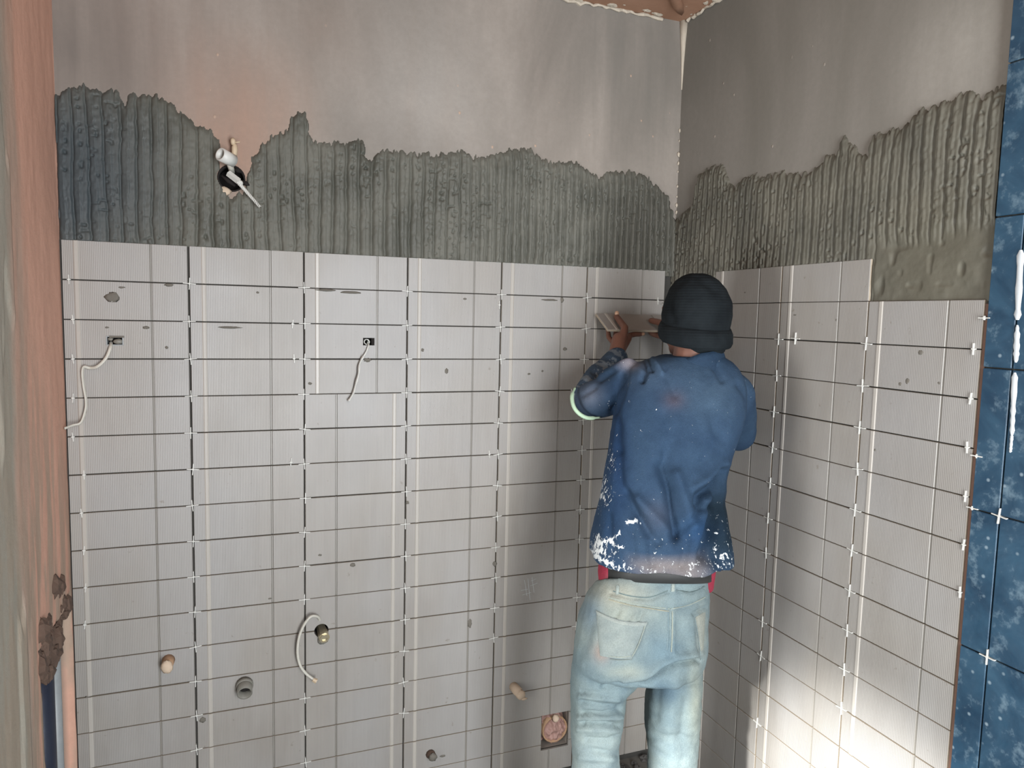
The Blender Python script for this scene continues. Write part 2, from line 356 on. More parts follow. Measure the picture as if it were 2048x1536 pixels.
# ------------------------------------------------------------------ tiles
FT = .0125; TH = .008
bed = MB().box((XL, -FT+TH-.0005, 0), (-.002, 0, Z0+.1)).build('adhesive_bed', M_bed, wall_back)
boolean(bed, list(cuts.values()))
MB().box((-FT+TH-.0005, YR, 0), (0, -.012, 1.636)).box((-FT+TH-.0005, -.849, 1.63), (0, -.262, 1.737)).build('adhesive_bed', M_bed, wall_right)
def tile_mesh(a, b, hh, L=.2957):
    """front faces -Y, a..b: the part of the full tile's length that is kept"""
    prof = [(0, .0012), (.0012, 0)]
    for c0, hw, d in ((.118, .0060, -.0016), (.700, .0032, .0018)):
        x = c0*L; prof += [(x-hw, 0), (x-hw*.6, d), (x+hw*.6, d), (x+hw, 0)]
    prof += [(L-.0012, 0), (L, .0012)]
    xs = [p[0] for p in prof]; ds = [p[1] for p in prof]; A, B = a*L, b*L
    pts = [(A, float(np.interp(A, xs, ds)))] + [(x, d) for x, d in prof if A+1e-5 < x < B-1e-5] + [(B, float(np.interp(B, xs, ds)))]
    v = []; n = len(pts); c = (A+B)/2
    for z, e in ((-hh/2, .0010), (-hh/2+.001, 0), (hh/2-.001, 0), (hh/2, .0010)):
        for x, d in pts: v.append((x-c, -TH/2 + d + e, z))
    f = [(r*n+i, r*n+i+1, (r+1)*n+i+1, (r+1)*n+i) for r in range(3) for i in range(n-1)]; nf = len(f); b0 = len(v)
    v += [(A-c, TH/2, -hh/2), (B-c, TH/2, -hh/2), (B-c, TH/2, hh/2), (A-c, TH/2, hh/2)]
    f += [(b0+3, b0+2, b0+1, b0), tuple([b0, b0+1] + [n-1-i for i in range(n)]), tuple([b0+2, b0+3] + [3*n+i for i in range(n)]),
          (b0+3, b0, 0, n, 2*n, 3*n), (b0+1, b0+2, 4*n-1, 3*n-1, 2*n-1, n-1)]
    me = mesh('tile', v, f); me.materials.append(M_tile); me.materials.append(M_biscuit); me.materials.append(M_band); me.materials.append(M_line)
    mi = []
    for r_ in range(3):
        for i in range(n-1):
            q = (pts[i][0]+pts[i+1][0])/2/L; mi.append(2 if abs(q-.118)*L < .0060 else (3 if abs(q-.700)*L < .0026 else 0))
    me.polygons.foreach_set('material_index', mi + [1]*(len(f)-nf)); return me
HT = PH - .0026
T_full = tile_mesh(0, 1, HT); T_left = tile_mesh(.012, 1, HT); T_sliver = tile_mesh(0, .115, HT); T_corner = tile_mesh(.19, 1, HT); T_end = tile_mesh(0, .965, HT)
cut_tiles = []
def put_tile(me, loc, wall, rz=0, flip=False):
    o = bpy.data.objects.new('tile', me); COL.objects.link(o); o.parent = wall
    o.location = (loc[0], loc[1], loc[2] + random.uniform(-.0005, .0005))
    o.rotation_euler = (random.uniform(-.0025, .0025), random.uniform(-.0014, .0014) + (math.pi if flip else 0), rz + random.uniform(-.003, .003)); return o
yf = -FT + TH/2
for j in range(-1, 16):
    zc = Z0 - j*PH - PH/2; me_h = None
    for c in range(-1, 6):
        flip = (c == 1 and j >= 3)
        if c == -1: me, x = T_left, (XL+.0045 + X1 - .0018)/2
        elif c == 5:
            if j < 0: continue
            me, x = T_sliver, X1 + 5*PW + .0018 + .115*.2957/2
        else: me, x = T_full, X1 + c*PW + PW/2
        o = put_tile(me, (x, yf, zc), wall_back, 0, flip)
        for q in (P1, P2, P4, P5):
            if abs(q[0]-x) < .21 and abs(q[2]-zc) < .12: cut_tiles.append(o); break
bpy.context.view_layer.update()
for o in cut_tiles:
    o.data = o.data.copy(); boolean(o, [cuts[k] for k in ('sq', 'sq2', 'wt', 'bg')])
ZR = 1.5377
for j in range(-2, 15):
    zc = ZR - j*PH - PH/2
    for c in range(4):
        if j == -2 and c in (0, 3): continue
        if c == 0: me, y = T_corner, -(.013 + .2475)/2
        elif c == 3: me, y = T_end, -(.8508 + .965*.2957/2)
        else: me, y = T_full, -(.249 + (c-1)*PW + PW/2)
        put_tile(me, (yf, y, zc + (.0 if j > -2 else -.0012)), wall_right, -math.pi/2)
for c in cuts.values(): bpy.data.objects.remove(c)

# blue tiles, 300 mm modules, on the nearer part of the side wall
FB = .016
MB().box((-FB+TH-.001, -3.5, 0), (0, YR-.006, H)).build('adhesive_bed', M_bed, wall_right)
MB().box((-.011, YR-.004, 0), (0, YR+.003, 1.63)).build('tile_backing_strip', M_terra, wall_right)
BZ = [H, 2.096, 1.801, 1.502, 1.210, .919, .62, .321, .02]
BY = [YR-.004, -1.205, -1.503, -1.803, -2.103, -2.403, -2.703, -3.003, -3.3]
def blue_mesh(w, hh):
    bm = bmesh.new(); bmesh.ops.create_cube(bm, size=1, matrix=Matrix.Diagonal((TH, w, hh, 1)))
    bmesh.ops.bevel(bm, geom=[e for e in bm.edges], offset=.0013, segments=1, affect='EDGES'); me = bpy.data.meshes.new('blue_tile'); bm.to_mesh(me); bm.free(); me.materials.append(M_blue); return me
for i in range(len(BZ)-1):
    for k in range(len(BY)-1):
        w = BY[k]-BY[k+1]-.003; hh = BZ[i]-BZ[i+1]-.003
        o = bpy.data.objects.new('blue_tile', blue_mesh(w, hh)); COL.objects.link(o); o.parent = wall_right
        o.location = (-FB+TH/2, (BY[k]+BY[k+1])/2, (BZ[i]+BZ[i+1])/2); o.rotation_euler = (0, 0, random.uniform(-.002, .002))
# white grout smeared along the blue joint
g = MB()
for (u0, v0, u1, v1, w) in ((2042, 500, 2035, 640, .008), (2035, 650, 2032, 725, .007), (2030, 745, 2024, 870, .0065), (2024, 870, 2021, 905, .004)):
    n = 14; a = on_right(u0, v0, -FB); b = on_right(u1, v1, -FB); vs = []
    for i in range(n):
        p = a + (b-a)*i/(n-1); ww = w*(.75 + .25*noise(i*.9, v0)) * (1 if 0 < i < n-1 else .4); 
        for sy, sx in ((ww, -.0002), (ww*.5, -.0022), (-ww*.5, -.0022), (-ww, -.0002)): vs.append((-FB+sx, p[1]+sy, p[2]))
    g.add(vs, [(i*4+k, i*4+k+1, (i+1)*4+k+1, (i+1)*4+k) for i in range(n-1) for k in range(3)])
g.build('white_grout', M_grout, wall_right, True)

# ------------------------------------------------------------------ tile spacers
def spacer_mesh(arm=.016, t=.0021, dep=.006, hor=1.0):
    m = MB(); m.box((-arm*hor, -dep/2, -t/2), (arm*hor, dep/2, t/2)); m.box((-t/2, -dep/2-.0002, -arm), (t/2, dep/2+.0002, arm))
    m.box((-t*.9, -dep/2-.0006, -t*.9), (t*.9, dep/2, t*.9)); me = mesh('tile_spacer', m.v, m.f); me.materials.append(M_white); return me
SPM = spacer_mesh(); SPS = spacer_mesh(.012, .0021, .006, .35)
ORD = ['first', 'second', 'third', 'fourth', 'fifth', 'sixth', 'seventh', 'eighth', 'ninth', 'tenth', 'eleventh', 'twelfth', 'thirteenth', 'fourteenth', 'fifteenth', 'sixteenth']
def spacer(me, loc, rz, label, group):
    o = bpy.data.objects.new('tile_spacer', me); COL.objects.link(o); o.location = loc
    o.rotation_euler = (0, random.uniform(-.12, .12), rz + random.uniform(-.08, .08)); return tag(o, label, 'spacer', group)
YS = -FT + .0008
have = {0: range(0, 14), 1: range(0, 15), 2: range(0, 14), 3: [0, 1, 2, 3, 4, 5, 6, 7, 8, 9, 10, 11], 4: [0, 1, 2, 4, 5, 6, 7, 8, 10, 11]}
for c, rows in have.items():
    for j in rows:
        if c == 1 and j in (10, 11): continue
        spacer(SPM, (X1 + c*PW + random.uniform(-.002, .002), YS, Z0 - j*PH), 0,
               f'white cross spacer on long wall, {ORD[c]} joint from left, {ORD[j]} horizontal joint down', 'white spacers at the long wall joint crossings')
for j, (u, v) in enumerate([(140,562),(148,640),(148,718),(148,792),(148,875),(170,945),(165,1030),(170,1100),(173,1170),(172,1250)]):
    p = on_back(u, v); spacer(SPS, (p[0], YS-.001, Z0 - j*PH), 0, f'small upright white spacer beside the salmon wall, {ORD[j]} horizontal joint down', 'upright spacers at the left end of the long wall')
for (u, v, lb) in [(585,648,'extra white spacer just left of the second vertical joint, second row line'), (588,717,'extra white spacer just left of second vertical joint, third row line'),
                   (582,924,'extra white spacer left of second vertical joint, sixth row line'), (998,610,'extra white spacer in fourth vertical joint just below the top crossing'),
                   (978,908,'extra white spacer left of the fourth vertical joint, sixth row line'), (1315,602,"white spacer near the corner above the worker's held tile"),
                   (1143,785,"white upright spacer beside the worker's left elbow")]:
    p = on_back(u, v, YS); spacer(SPS, (p[0], YS-.001, p[2]), 0, lb, 'extra spacers in the long wall joints')
p = on_back(1328, 608, -.02); spacer(SPS, (p[0], -.022, p[2]), 0, "white spacer standing out from the corner beside the beanie", 'extra spacers in the long wall joints').rotation_euler = (0, 1.5, .4)
for c, rows in {1: [0, 1, 2, 3, 4, 5, 6, 8, 9, 11], 2: [0, 1, 2, 3, 4, 5, 6, 7, 8, 9]}.items():
    for j in rows:
        y = -(.249 + c*PW) + .0; spacer(SPM, (YS, y + random.uniform(-.002, .002), ZR - j*PH), -math.pi/2,
            f'white cross spacer on side wall, {"nearer the worker" if c == 1 else "middle vertical joint"}, {ORD[j]} horizontal joint down', 'white spacers at the side wall joint crossings')
for j, (u, v) in enumerate([(1948,700),(1942,803),(1935,900),(1932,995),(1929,1087),(1922,1178)]):
    p = on_right(u, v, YS); spacer(SPS, (YS-.001, p[1], ZR - j*PH), -math.pi/2, f'upright white spacer close to the blue tiles, {ORD[j]} horizontal joint down', 'spacers beside the blue tiles')
p = on_right(1592, 677, YS); spacer(SPM, (YS-.001, p[1], p[2]), -math.pi/2, 'extra white spacer just right of the first crossing beside the beanie', 'extra spacers on the side wall')
for (u, v, w) in [(1970, 636, 'highest'), (1955, 912, 'middle'), (1946, 1016, 'lowest')]:
    p = on_right(u, v, -.014); o = spacer(SPS, (-.015, p[1], p[2]), -math.pi/2, f'{w} white spacer lying flat in the gap between grey and blue tiles', 'flat spacers in the gap by the blue tiles'); o.rotation_euler[1] = math.pi/2
for (y, z, w) in [(-1.205, 1.210, 'upper'), (-1.205, .919, 'lower')]:
    spacer(SPM, (-FB+.0006, y, z), -math.pi/2, f'{w} white cross spacer in the blue tile joint', 'cross spacers in the blue tiles')
p = on_right(1750, 521, YS)

# ------------------------------------------------------------------ fittings in the long wall
def cable(name, pts, r, mat, root, smooth_n=6, sq=1.0):
    o = MB().tube(smooth_path(pts, smooth_n), r, 8, sq=sq).build(name, mat, smooth=True); return adopt(o, root)
# 1 junction box opening with loose conduit
R = empty('junction_box', (P3[0], 0, P3[2]), 'round wall box opening with loose white conduit and twisted wire in the wet adhesive', 'junction box')
def ap(m, name, mat, root, smooth=True, label=None):
    o = adopt(m.build(name, mat, smooth=smooth), root)
    if label: o['label'] = label
    return o
ap(MB().pipe((P3[0], .05, P3[2]), (P3[0], -.004, P3[2]), .036, .032, 24).tube([(P3[0], .051, P3[2]), (P3[0], .046, P3[2])], .034, 20), 'box_body', M_dark, R)
B = lambda u, v, y: Vector(on_back(u, v, y))
ap(MB().pipe(B(466, 322, -.03), B(440, 308, -.060), .0175, .0130, 22), 'conduit', M_white, R, label='white conduit end open towards the room')
ap(MB().tube(smooth_path([B(464, 345, .02), B(462, 336, -.02), B(458, 326, -.035)], 5), .008, 10), 'conduit_bend', M_cable, R)
m = MB(); m.ball(B(469, 300, -.028), .011, 10, 8, (.75, .7, 1.7), .1); m.ball(B(466, 283, -.03), .008, 10, 8, (.9, .8, 1.2), .12); m.tube([B(470, 285, -.03), B(480, 284, -.032)], .002, 6)
ap(m, 'foam_piece', M_ivory, R)
m = MB(); m.tube([B(456, 346, -.026), B(478, 363, -.032)], .0085, 4); m.ball(B(480, 366, -.03), .008, 8, 6, (1, .8, 1))
ap(m, 'connector', M_white, R, False)
tw = []
for i in range(44):
    t = i/43; c = B(474 + 46*t, 362 + 52*t, -.032 - .004*t); tw.append(c + Vector((math.cos(i*1.25)*.0024, -math.sin(i*1.25)*.0022, math.cos(i*1.25)*.0022)))
tw2 = [B(474 + 46*i/43, 362 + 52*i/43, -.032 - .004*i/43) + Vector((math.cos(i*1.25+3.14)*.0024, -math.sin(i*1.25+3.14)*.0022, math.cos(i*1.25+3.14)*.0022)) for i in range(44)]
ap(MB().tube(tw, [.0032*(1-.55*i/43) for i in range(44)], 6).tube(tw2, [.0030*(1-.55*i/43) for i in range(44)], 6), 'twisted_wire', M_white, R)
m = MB()
for (u0, v0, u1, v1, r) in ((444, 352, 470, 372, .006), (470, 338, 482, 344, .007), (484, 362, 500, 372, .0065)):
    m.tube([B(u0, v0, -.008), (B(u0, v0, -.012)+B(u1, v1, -.012))/2, B(u1, v1, -.008)], [r*.5, r, r*.5], 8)
ap(m, 'broken_rim', M_dark, R)
ap(MB().ball(B(448, 382, -.004), .017, 8, 6, (1.1, .3, .7), .12), 'plaster_patch', M_plug2, R)
# 2 broken square opening with hanging cable, near the left wall
R = empty('cable_outlet', (P2[0], 0, P2[2]), 'broken rectangular opening with a long bent white cable near the salmon wall', 'cable outlet')
x, z = P2[0], P2[2]
ap(MB().box((x-.020, .02, z-.012), (x+.020, .024, z+.012)), 'box_back', M_dark, R, False)
m = MB(); m.box((x-.020, -.014, z-.012), (x-.0175, .02, z+.012)).box((x+.0175, -.014, z-.012), (x+.020, .02, z+.012)).box((x-.02, -.0145, z+.010), (x+.02, .02, z+.012)).box((x-.02, -.0145, z-.012), (x+.02, .02, z-.010))
ap(m, 'box_frame', M_pale, R, False)
m = MB(); m.ball((x+.008, -.012, z-.002), .009, 8, 6, (1.3, .6, .8), .2); m.ball((x-.010, -.012, z+.004), .006, 8, 6, (1.2, .6, .7), .2)
ap(m, 'tape_scraps', M_greypipe, R)
ap(MB().box((x-.012, -.0165, z+.008), (x+.022, -.0125, z+.0125)), 'broken_tile_chip', M_smudge, R, False)
cable('cable', [B(222, 684, .0), B(221, 694, -.022), B(212, 716, -.028), B(195, 733, -.03), B(180, 736, -.022), B(168, 734, -.026), B(165, 745, -.030), B(167, 770, -.026), B(172, 800, -.028), B(171, 820, -.03), B(162, 845, -.034), B(145, 851, -.04), B(129, 857, -.055)], .0042, M_cable, R, sq=.6)
# 3 neat square opening with flat cable
R = empty('cable_outlet', (P1[0], 0, P1[2]), 'neat square cutout with a flat white cable hanging down mid wall', 'cable outlet')
x, z = P1[0], P1[2]
ap(MB().box((x-.017, .035, z-.011), (x+.017, .04, z+.011)), 'box_back', M_dark, R, False)
ap(MB().pipe((x-.004, .034, z-.001), (x-.004, -.006, z-.001), .0085, .0065, 18), 'conduit', M_white, R)
ap(MB().box((x+.009, -.009, z-.010), (x+.0165, .03, z+.010)), 'box_tab', M_dark, R, False)
cable('cable', [B(735, 684, .02), B(737, 690, -.014), B(733, 703, -.022), B(725, 716, -.024)], .0028, M_white, R)
pts = smooth_path([B(727, 712, -.024), B(719, 728, -.024), B(717, 748, -.028), B(711, 770, -.026), B(707, 785, -.024), B(697, 802, -.024)], 6)
m = MB(); m.tube(pts, [.0088+.0016*math.sin(i*.9) for i in range(len(pts))], 8, sq=.4); ap(m, 'cable_sheath', M_white, R)
# 4 water outlet and grey conduit tail
R = empty('water_outlet', (P4[0], 0, P4[2]), 'metal water outlet in a round hole with a curved pale hose beside it', 'water outlet')
x, z = P4[0], P4[2]
ap(MB().pipe((x, .048, z), (x, -.006, z), .0205, .019, 22).tube([(x, .048, z), (x, .046, z)], .02, 20), 'hole_sleeve', M_dark, R)
c = B(647, 1270, -.02); ap(MB().tube([(x, .04, z), (c.x, -.01, c.z), (c.x+.001, -.032, c.z-.004)], [.012, .0165, .0165], 8), 'brass_fitting', M_brass, R, False, 'shiny brass fitting')
ap(MB().pipe((c.x, -.028, c.z-.003), (c.x+.0005, -.037, c.z-.005), .0145, .009, 6), 'fitting_nut', M_brass, R, False)
ap(MB().ball((c.x-.002, -.016, c.z-.018), .014, 9, 6, (1.1, .45, .8), .18), 'adhesive_lump', M_greypipe, R)
cable('hose', [B(640, 1245, .0), B(636, 1234, -.022), B(622, 1233, -.034), B(608, 1250, -.036), B(598, 1275, -.036), B(595, 1305, -.036), B(600, 1330, -.036), B(612, 1347, -.038), B(626, 1358, -.04)], .0042, M_cable, R)
e = B(630, 1361, -.041); ap(MB().tube([e+Vector((-.006, 0, .004)), e+Vector((.004, -.002, -.002))], [.0055, .0075], 6), 'hose_end', M_ivory, R, False)
# 5..7 stubs, 9 small stub
def stub(name, u, v, r, ln, dirv, mat, label, cat, rag=True):
    p = on_back(u, v, -.012); R = empty(name, (p[0], -.012, p[2]), label, cat); a = Vector((p[0], -.006, p[2])); d = Vector(dirv).normalized(); b = a + d*ln; return R, a, b, d
R, a, b, d = stub('wall_plug', 337, 1320, .013, .04, (-.03, -1, -.10), M_plug, 'orange brown capped pipe stub low on the long wall near its left end', 'pipe stub')
ap(MB().tube([a, a+(b-a)*.5, b], [.018, .016, .015], 12), 'pipe', M_plug, R); m = MB(); m.ball(b, .0165, 9, 6, (1, .6, 1.1), .18); m.ball(b+Vector((.003, -.004, -.010)), .006, 7, 5, (1.2, .8, .8), .25); ap(m, 'cap', M_plug2, R)
R, a, b, d = stub('drain_pipe', 489, 1366, .02, .046, (0, -1, -.26), M_greypipe, 'grey open drain pipe stub pointing down out of the long wall', 'pipe stub')
ap(MB().pipe(a, b, .021, .0172, 22), 'pipe', M_greypipe, R); ap(MB().tube([a+d*.018, a+d*.020], .0174, 16), 'pipe_bore', M_dark, R); ap(MB().pipe(a+d*.008, a+d*.020, .024, .020, 18), 'pipe_collar', M_greypipe, R)
R, a, b, d = stub('wall_plug', 1026, 1372, .014, .05, (.25, -1, -.25), M_plug2, "cream wrapped pipe stub low on the wall left of the worker's knee", 'pipe stub')
ap(MB().tube([a, a+(b-a)*.5, b], [.015, .0165, .015], 12), 'pipe', M_plug2, R); m = MB(); m.ball(b, .016, 9, 6, (1, .6, 1), .15); m.ball(b+Vector((.011, -.004, -.014)), .007, 7, 5, (1.5, .8, .7), .25); ap(m, 'wrapping', M_plug2, R)
R, a, b, d = stub('wall_stub', 860, 1508, .012, .03, (.15, -1, .1), M_clump, 'small dusty brown pipe stub at the very bottom of the long wall', 'pipe stub')
ap(MB().tube([a, b], [.016, .012], 10), 'pipe', M_clump, R); ap(MB().ball(b, .0125, 9, 6, (1.1, .6, 1), .2), 'cap', M_smudge, R)
# 8 big opening stuffed with a crumpled bag
R = empty('stuffed_opening', (P5[0], 0, P5[2]), "square opening stuffed with a crumpled pinkish bag beside the worker's leg", 'opening')
x, z = P5[0], P5[2]
ap(MB().box((x-.052, .055, z-.064), (x+.052, .06, z+.062)), 'opening_back', M_clump, R, False)
ap(MB().pipe((x+.004, .05, z-.002), (x+.004, -.004, z-.002), .047, .042, 26), 'pipe_rim', M_plug, R)
n = 40; vs = []; fs = []
for i in range(n):
    for k in range(n):
        a_ = (i/(n-1)-.5)*2; b_ = (k/(n-1)-.5)*2; rr_ = math.hypot(a_, b_); 
        hh = .012 + .03*math.sqrt(max(0, 1-rr_*rr_*.8)) + .014*abs(float(fbm(a_*2.2+3, b_*2.2, 51))) - .02*abs(float(noise(a_*3+b_*1.5, b_*2-a_, 52)))
        vs.append((x + .004 + a_*.046*(1-.12*abs(b_)), .03 - hh, z - .002 + b_*.056*(1-.15*abs(a_))))
fs = [(i*n+k, i*n+k+1, (i+1)*n+k+1, (i+1)*n+k) for i in range(n-1) for k in range(n-1)]
o = link('crumpled_bag', mesh('crumpled_bag', vs, fs, True), M_clay); adopt(o, R)
ap(MB().ball((x-.002, -.02, z+.048), .012, 10, 8, (1, .9, 1.1), .15), 'bag_knot', M_plug2, R)

# dried smears and splashes on the tiles
m = MB()
sm_b = [(224,594,.018,.7),(243,575,.008,.3),(292,655,.009,.5),(338,570,.012,.3),(214,655,.005,.5),(333,695,.004,1),(620,767,.007,.7),(652,580,.03,.12),(700,585,.03,.12),(1130,698,.007,.7),(1124,600,.006,1.4),(845,700,.006,.9),(893,742,.006,1.4),
        (989,1128,.008,1),(940,1247,.007,2.2),(705,1130,.008,.7),(815,1005,.006,1),(1160,1027,.006,.8),(405,1440,.008,1),(640,1110,.006,.6),(1058,748,.006,.5),(860,1510,.01,.5),(176,1393,.007,.4),(1100,600,.03,.1),(460,655,.03,.1),(885,1512,.01,.4),(540,1197,.006,.4),(1085,742,.004,.8),(930,598,.006,.5),(515,585,.004,.8),(735,720,.012,.5)]
for (u, v, r, k) in sm_b: p = on_back(u, v, -FT); m.ball((p[0], -FT, p[2]), r, 9, 6, (1, .12, k), .22)
o = m.build('mortar_smear', M_smudge, wall_back, True); tag(o, kind='stuff')
m = MB()
for (u, v, r, k) in [(1841,705,.006,.8),(1815,762,.005,1.2),(1800,768,.004,1),(1672,640,.003,1),(1590,630,.006,.3),(1490,585,.004,.5),(1878,766,.003,1),(1750,900,.003,1)]:
    p = on_right(u, v, -FT); m.ball((-FT, p[1], p[2]), r, 9, 6, (.12, 1, k), .22)
tag(m.build('mortar_smear', M_smudge, wall_right, True), kind='stuff')
# chalk strokes
m = MB()
for (u0, v0, u1, v1) in [(1049,1160,1054,1192),(1056,1157,1060,1200),(1064,1154,1068,1185),(1042,1181,1056,1178),(1045,1190,1062,1185),(1060,1172,1075,1166),(1062,1162,1072,1158)]:
    m.tube([B(u0, v0, -FT-.0003), B(u1, v1, -FT-.0003)], .0007, 4)
m.build('chalk_mark', M_grout, wall_back)

# ------------------------------------------------------------------ left wall chase
R = empty('riser_pipe', (XL-.03, -.2, 0), 'dark blue riser pipe standing in the broken chase of the salmon wall', 'pipe')
ap(MB().tube([(XL-.046, -.165, 0), (XL-.046, -.165, .78)], .034, 20), 'pipe', M_navy, R)
ap(MB().tube([(XL-.030, -.075, 0), (XL-.030, -.075, .76)], .015, 14), 'conduit', M_pale, R, label='pale grey conduit beside the dark pipe')
ap(MB().pipe((XL-.046, -.165, .70), (XL-.046, -.165, .76), .040, .033, 18), 'pipe_collar', M_clump, R)
m = MB()
for i in range(80):
    t = random.random(); yy = -.03 - .30*t; zz = .77 + random.uniform(-.07, .16)*(1-abs(t-.5)); m.ball((XL-.012+random.uniform(-.02, .012), yy, zz), random.uniform(.008, .024), 9, 7, (.8, 1, 1.3), .22)
tag(m.build('broken_plaster', M_clump, wall_left), 'brown crumbling plaster lumps at the top of the chase', kind='stuff')

# ------------------------------------------------------------------ ceiling edge crust and corner
m = MB()
def crust(p0, p1, n, r, axis):
    pts = []; rs = []
    for i in range(n):
        t = i/(n-1); p = Vector(p0).lerp(Vector(p1), t); pts.append(p + Vector((0 if axis == 'x' else random.uniform(-.006, .002), 0 if axis == 'y' else random.uniform(-.006, .002), random.uniform(-.004, .006)))); rs.append(r*random.uniform(.45, 1.3))
    m.tube(pts, rs, 6)
crust((-.98, -.004, H-.004), (-.09, -.004, H-.006), 60, .0055, 'x'); crust((-.004, -.03, H-.004), (-.004, -.9, H-.004), 60, .0055, 'y')
for i in range(26):
    if random.random() < .5: m.ball((-random.uniform(.08, .9), -random.uniform(.002, .05), H-.002), random.uniform(.003, .011), 7, 5, (1.6, 1, .4), .3)
    else: m.ball((-random.uniform(.004, .03), -random.uniform(.05, .5), H-.002), random.uniform(.003, .008), 7, 5, (1, 1.6, .4), .3)
tag(m.build('plaster_crust', M_crust, ceiling), kind='stuff')
m = MB(); m.tube([(-.004, -.004, H), (-.005, -.005, H-.06), (-.003, -.003, H-.14), (-.001, -.001, H-.22)], [.017, .010, .005, .002], 8); 
for i in range(12): m.ball((-.003, -.003, 1.84+i*.035+random.uniform(-.01, .01)), random.uniform(.002, .005), 6, 5, (1, 1, 1.8), .3)
m.build('corner_filler', M_crust, wall_back, True)
m = MB(); m.tube([(-.02, -.02, H+.02), (-.11, -.12, H-.004), (-.3, -.34, H-.012), (-.7, -.8, H-.002)], [.014, .016, .018, .012], 8)
m.build('ceiling_lump', M_ceil, ceiling, True)
# rubble on the floor by the corner
m = MB()
for i in range(160):
    xx = -random.uniform(.02, .8); yy = -random.uniform(.02, .7); r = random.uniform(.004, .022)*(1.3 if yy > -.2 else .8); m.ball((xx, yy, r*.4), r, 7, 5, (1.3, 1, .7), .35)
tag(m.build('rubble', M_rubble, floor), 'dark rubble and dried mortar crumbs on the floor', kind='stuff')
m = MB()
for i in range(50): xx = -random.uniform(.02, .8); yy = -random.uniform(.02, .6); m.ball((xx, yy, .014), random.uniform(.003, .008), 6, 5, (1.3, 1, .6), .35)
tag(m.build('plaster_chips', M_crust, floor), kind='stuff')
#PERSON
# ------------------------------------------------------------------ the worker
from mathutils.bvhtree import BVHTree
UR = np.array([.933, -.359, 0]); UR /= np.linalg.norm(UR); FW = np.array([.359, .933, 0]); FW /= np.linalg.norm(FW)
def loft(m, rings, n=28, e=2.4):
    """rings: (centre, half width across, half depth) horizontal super-ellipses"""
    vs = []
    for rg in rings:
        c, a, b = rg[:3]; tl = rg[3] if len(rg) > 3 else 0.
        for k in range(n):
            th = 2*math.pi*k/n; cx, sy = math.cos(th), math.sin(th)
            x = math.copysign(abs(cx)**(2/e), cx)*a; y = math.copysign(abs(sy)**(2/e), sy)*b
            vs.append(np.asarray(c) + UR*x + FW*y + np.array([0, 0, -tl*y/b]))
    k = len(rings); fs = [(i*n+j, i*n+(j+1) % n, (i+1)*n+(j+1) % n, (i+1)*n+j) for i in range(k-1) for j in range(n)]
    return m.add(vs, fs + [tuple(range(n))[::-1], tuple((k-1)*n+j for j in range(n))])
def ring(py, l, r, D, t, tl=0.): return (at((l+r)/2, py, D), (r-l)/2*D/F, t/2, tl)
def cap(m, p0, p1, r0, r1=None, n=12):
    r1 = r0 if r1 is None else r1; p0, p1 = Vector(p0), Vector(p1); d = (p1-p0); L = d.length; d = d/L; P = []; R = []
    for i in range(5): a = math.pi/2*i/4; P.append(p0 - d*r0*math.cos(a)*.999); R.append(max(r0*math.sin(a), 1e-4))
    for i in range(5): a = math.pi/2*i/4; P.append(p1 + d*r1*math.sin(a)); R.append(max(r1*math.cos(a), 1e-4))
    return m.tube(P, R, n)
def limb(m, pts, rs, n=16):
    for i in range(len(pts)-1): cap(m, pts[i], pts[i+1], rs[i], rs[i+1], n)
    return m
def fuse(m, name, voxel, smooth_it=4):
    me = mesh(name, m.v, m.f); bm = bmesh.new(); bm.from_mesh(me); bmesh.ops.recalc_face_normals(bm, faces=bm.faces); bm.to_mesh(me); bm.free()
    o = link(name, me); md = o.modifiers.new('r', 'REMESH'); md.mode = 'VOXEL'; md.voxel_size = voxel
    s = o.modifiers.new('s', 'SMOOTH'); s.factor = .5; s.iterations = smooth_it
    dg = bpy.context.evaluated_depsgraph_get(); me2 = bpy.data.meshes.new_from_object(o.evaluated_get(dg)); o.modifiers.clear(); o.data = me2; me2.name = name
    me2.polygons.foreach_set('use_smooth', [True]*len(me2.polygons)); return o
def getco(me):
    n = len(me.vertices); co = np.empty(n*3); me.vertices.foreach_get('co', co); no = np.empty(n*3); me.vertices.foreach_get('normal', no); return co.reshape(-1, 3), no.reshape(-1, 3)
def seg_dist(u, v, pts):
    best = np.full(u.shape, 1e9)
    for (x0, y0), (x1, y1) in zip(pts[:-1], pts[1:]):
        dx, dy = x1-x0, y1-y0; L = dx*dx+dy*dy; t = np.clip(((u-x0)*dx+(v-y0)*dy)/L, 0, 1); best = np.minimum(best, np.hypot(u-x0-t*dx, v-y0-t*dy))
    return best
def folds(o, strokes, wrinkle=None):
    """press creases / raise folds (positive = inward) along lines lying on the back of the garment"""
    me = o.data; co, no = getco(me); u, v = pix(co); back = np.clip(((CAM-co)*no).sum(1)/np.linalg.norm(CAM-co, axis=1)*1.6 + .2, 0, 1)
    d = np.zeros(len(co))
    for pts, depth, w in strokes: q = seg_dist(u, v, pts); d -= depth*np.exp(-(q/w)**2)
    d *= back
    if wrinkle is not None: d = d + wrinkle(co, u, v)
    co = co + no*d[:, None]; me.vertices.foreach_set('co', co.reshape(-1)); me.update(); return co, u, v, back
def paint(o, arr, name='tint'):
    me = o.data; a = me.color_attributes.new(name, 'FLOAT_COLOR', 'POINT'); q = np.ones((len(arr), 4)); q[:, :arr.shape[1]] = arr; a.data.foreach_set('color', q.reshape(-1).astype(np.float32))
def linc(c): return np.array(lin(c)[:3])
DN, JN = .62, .72      # how strongly the dyed cloth reflects
def blendc(c, col, f): return c*(1-f[:, None]) + linc(col)*f[:, None]
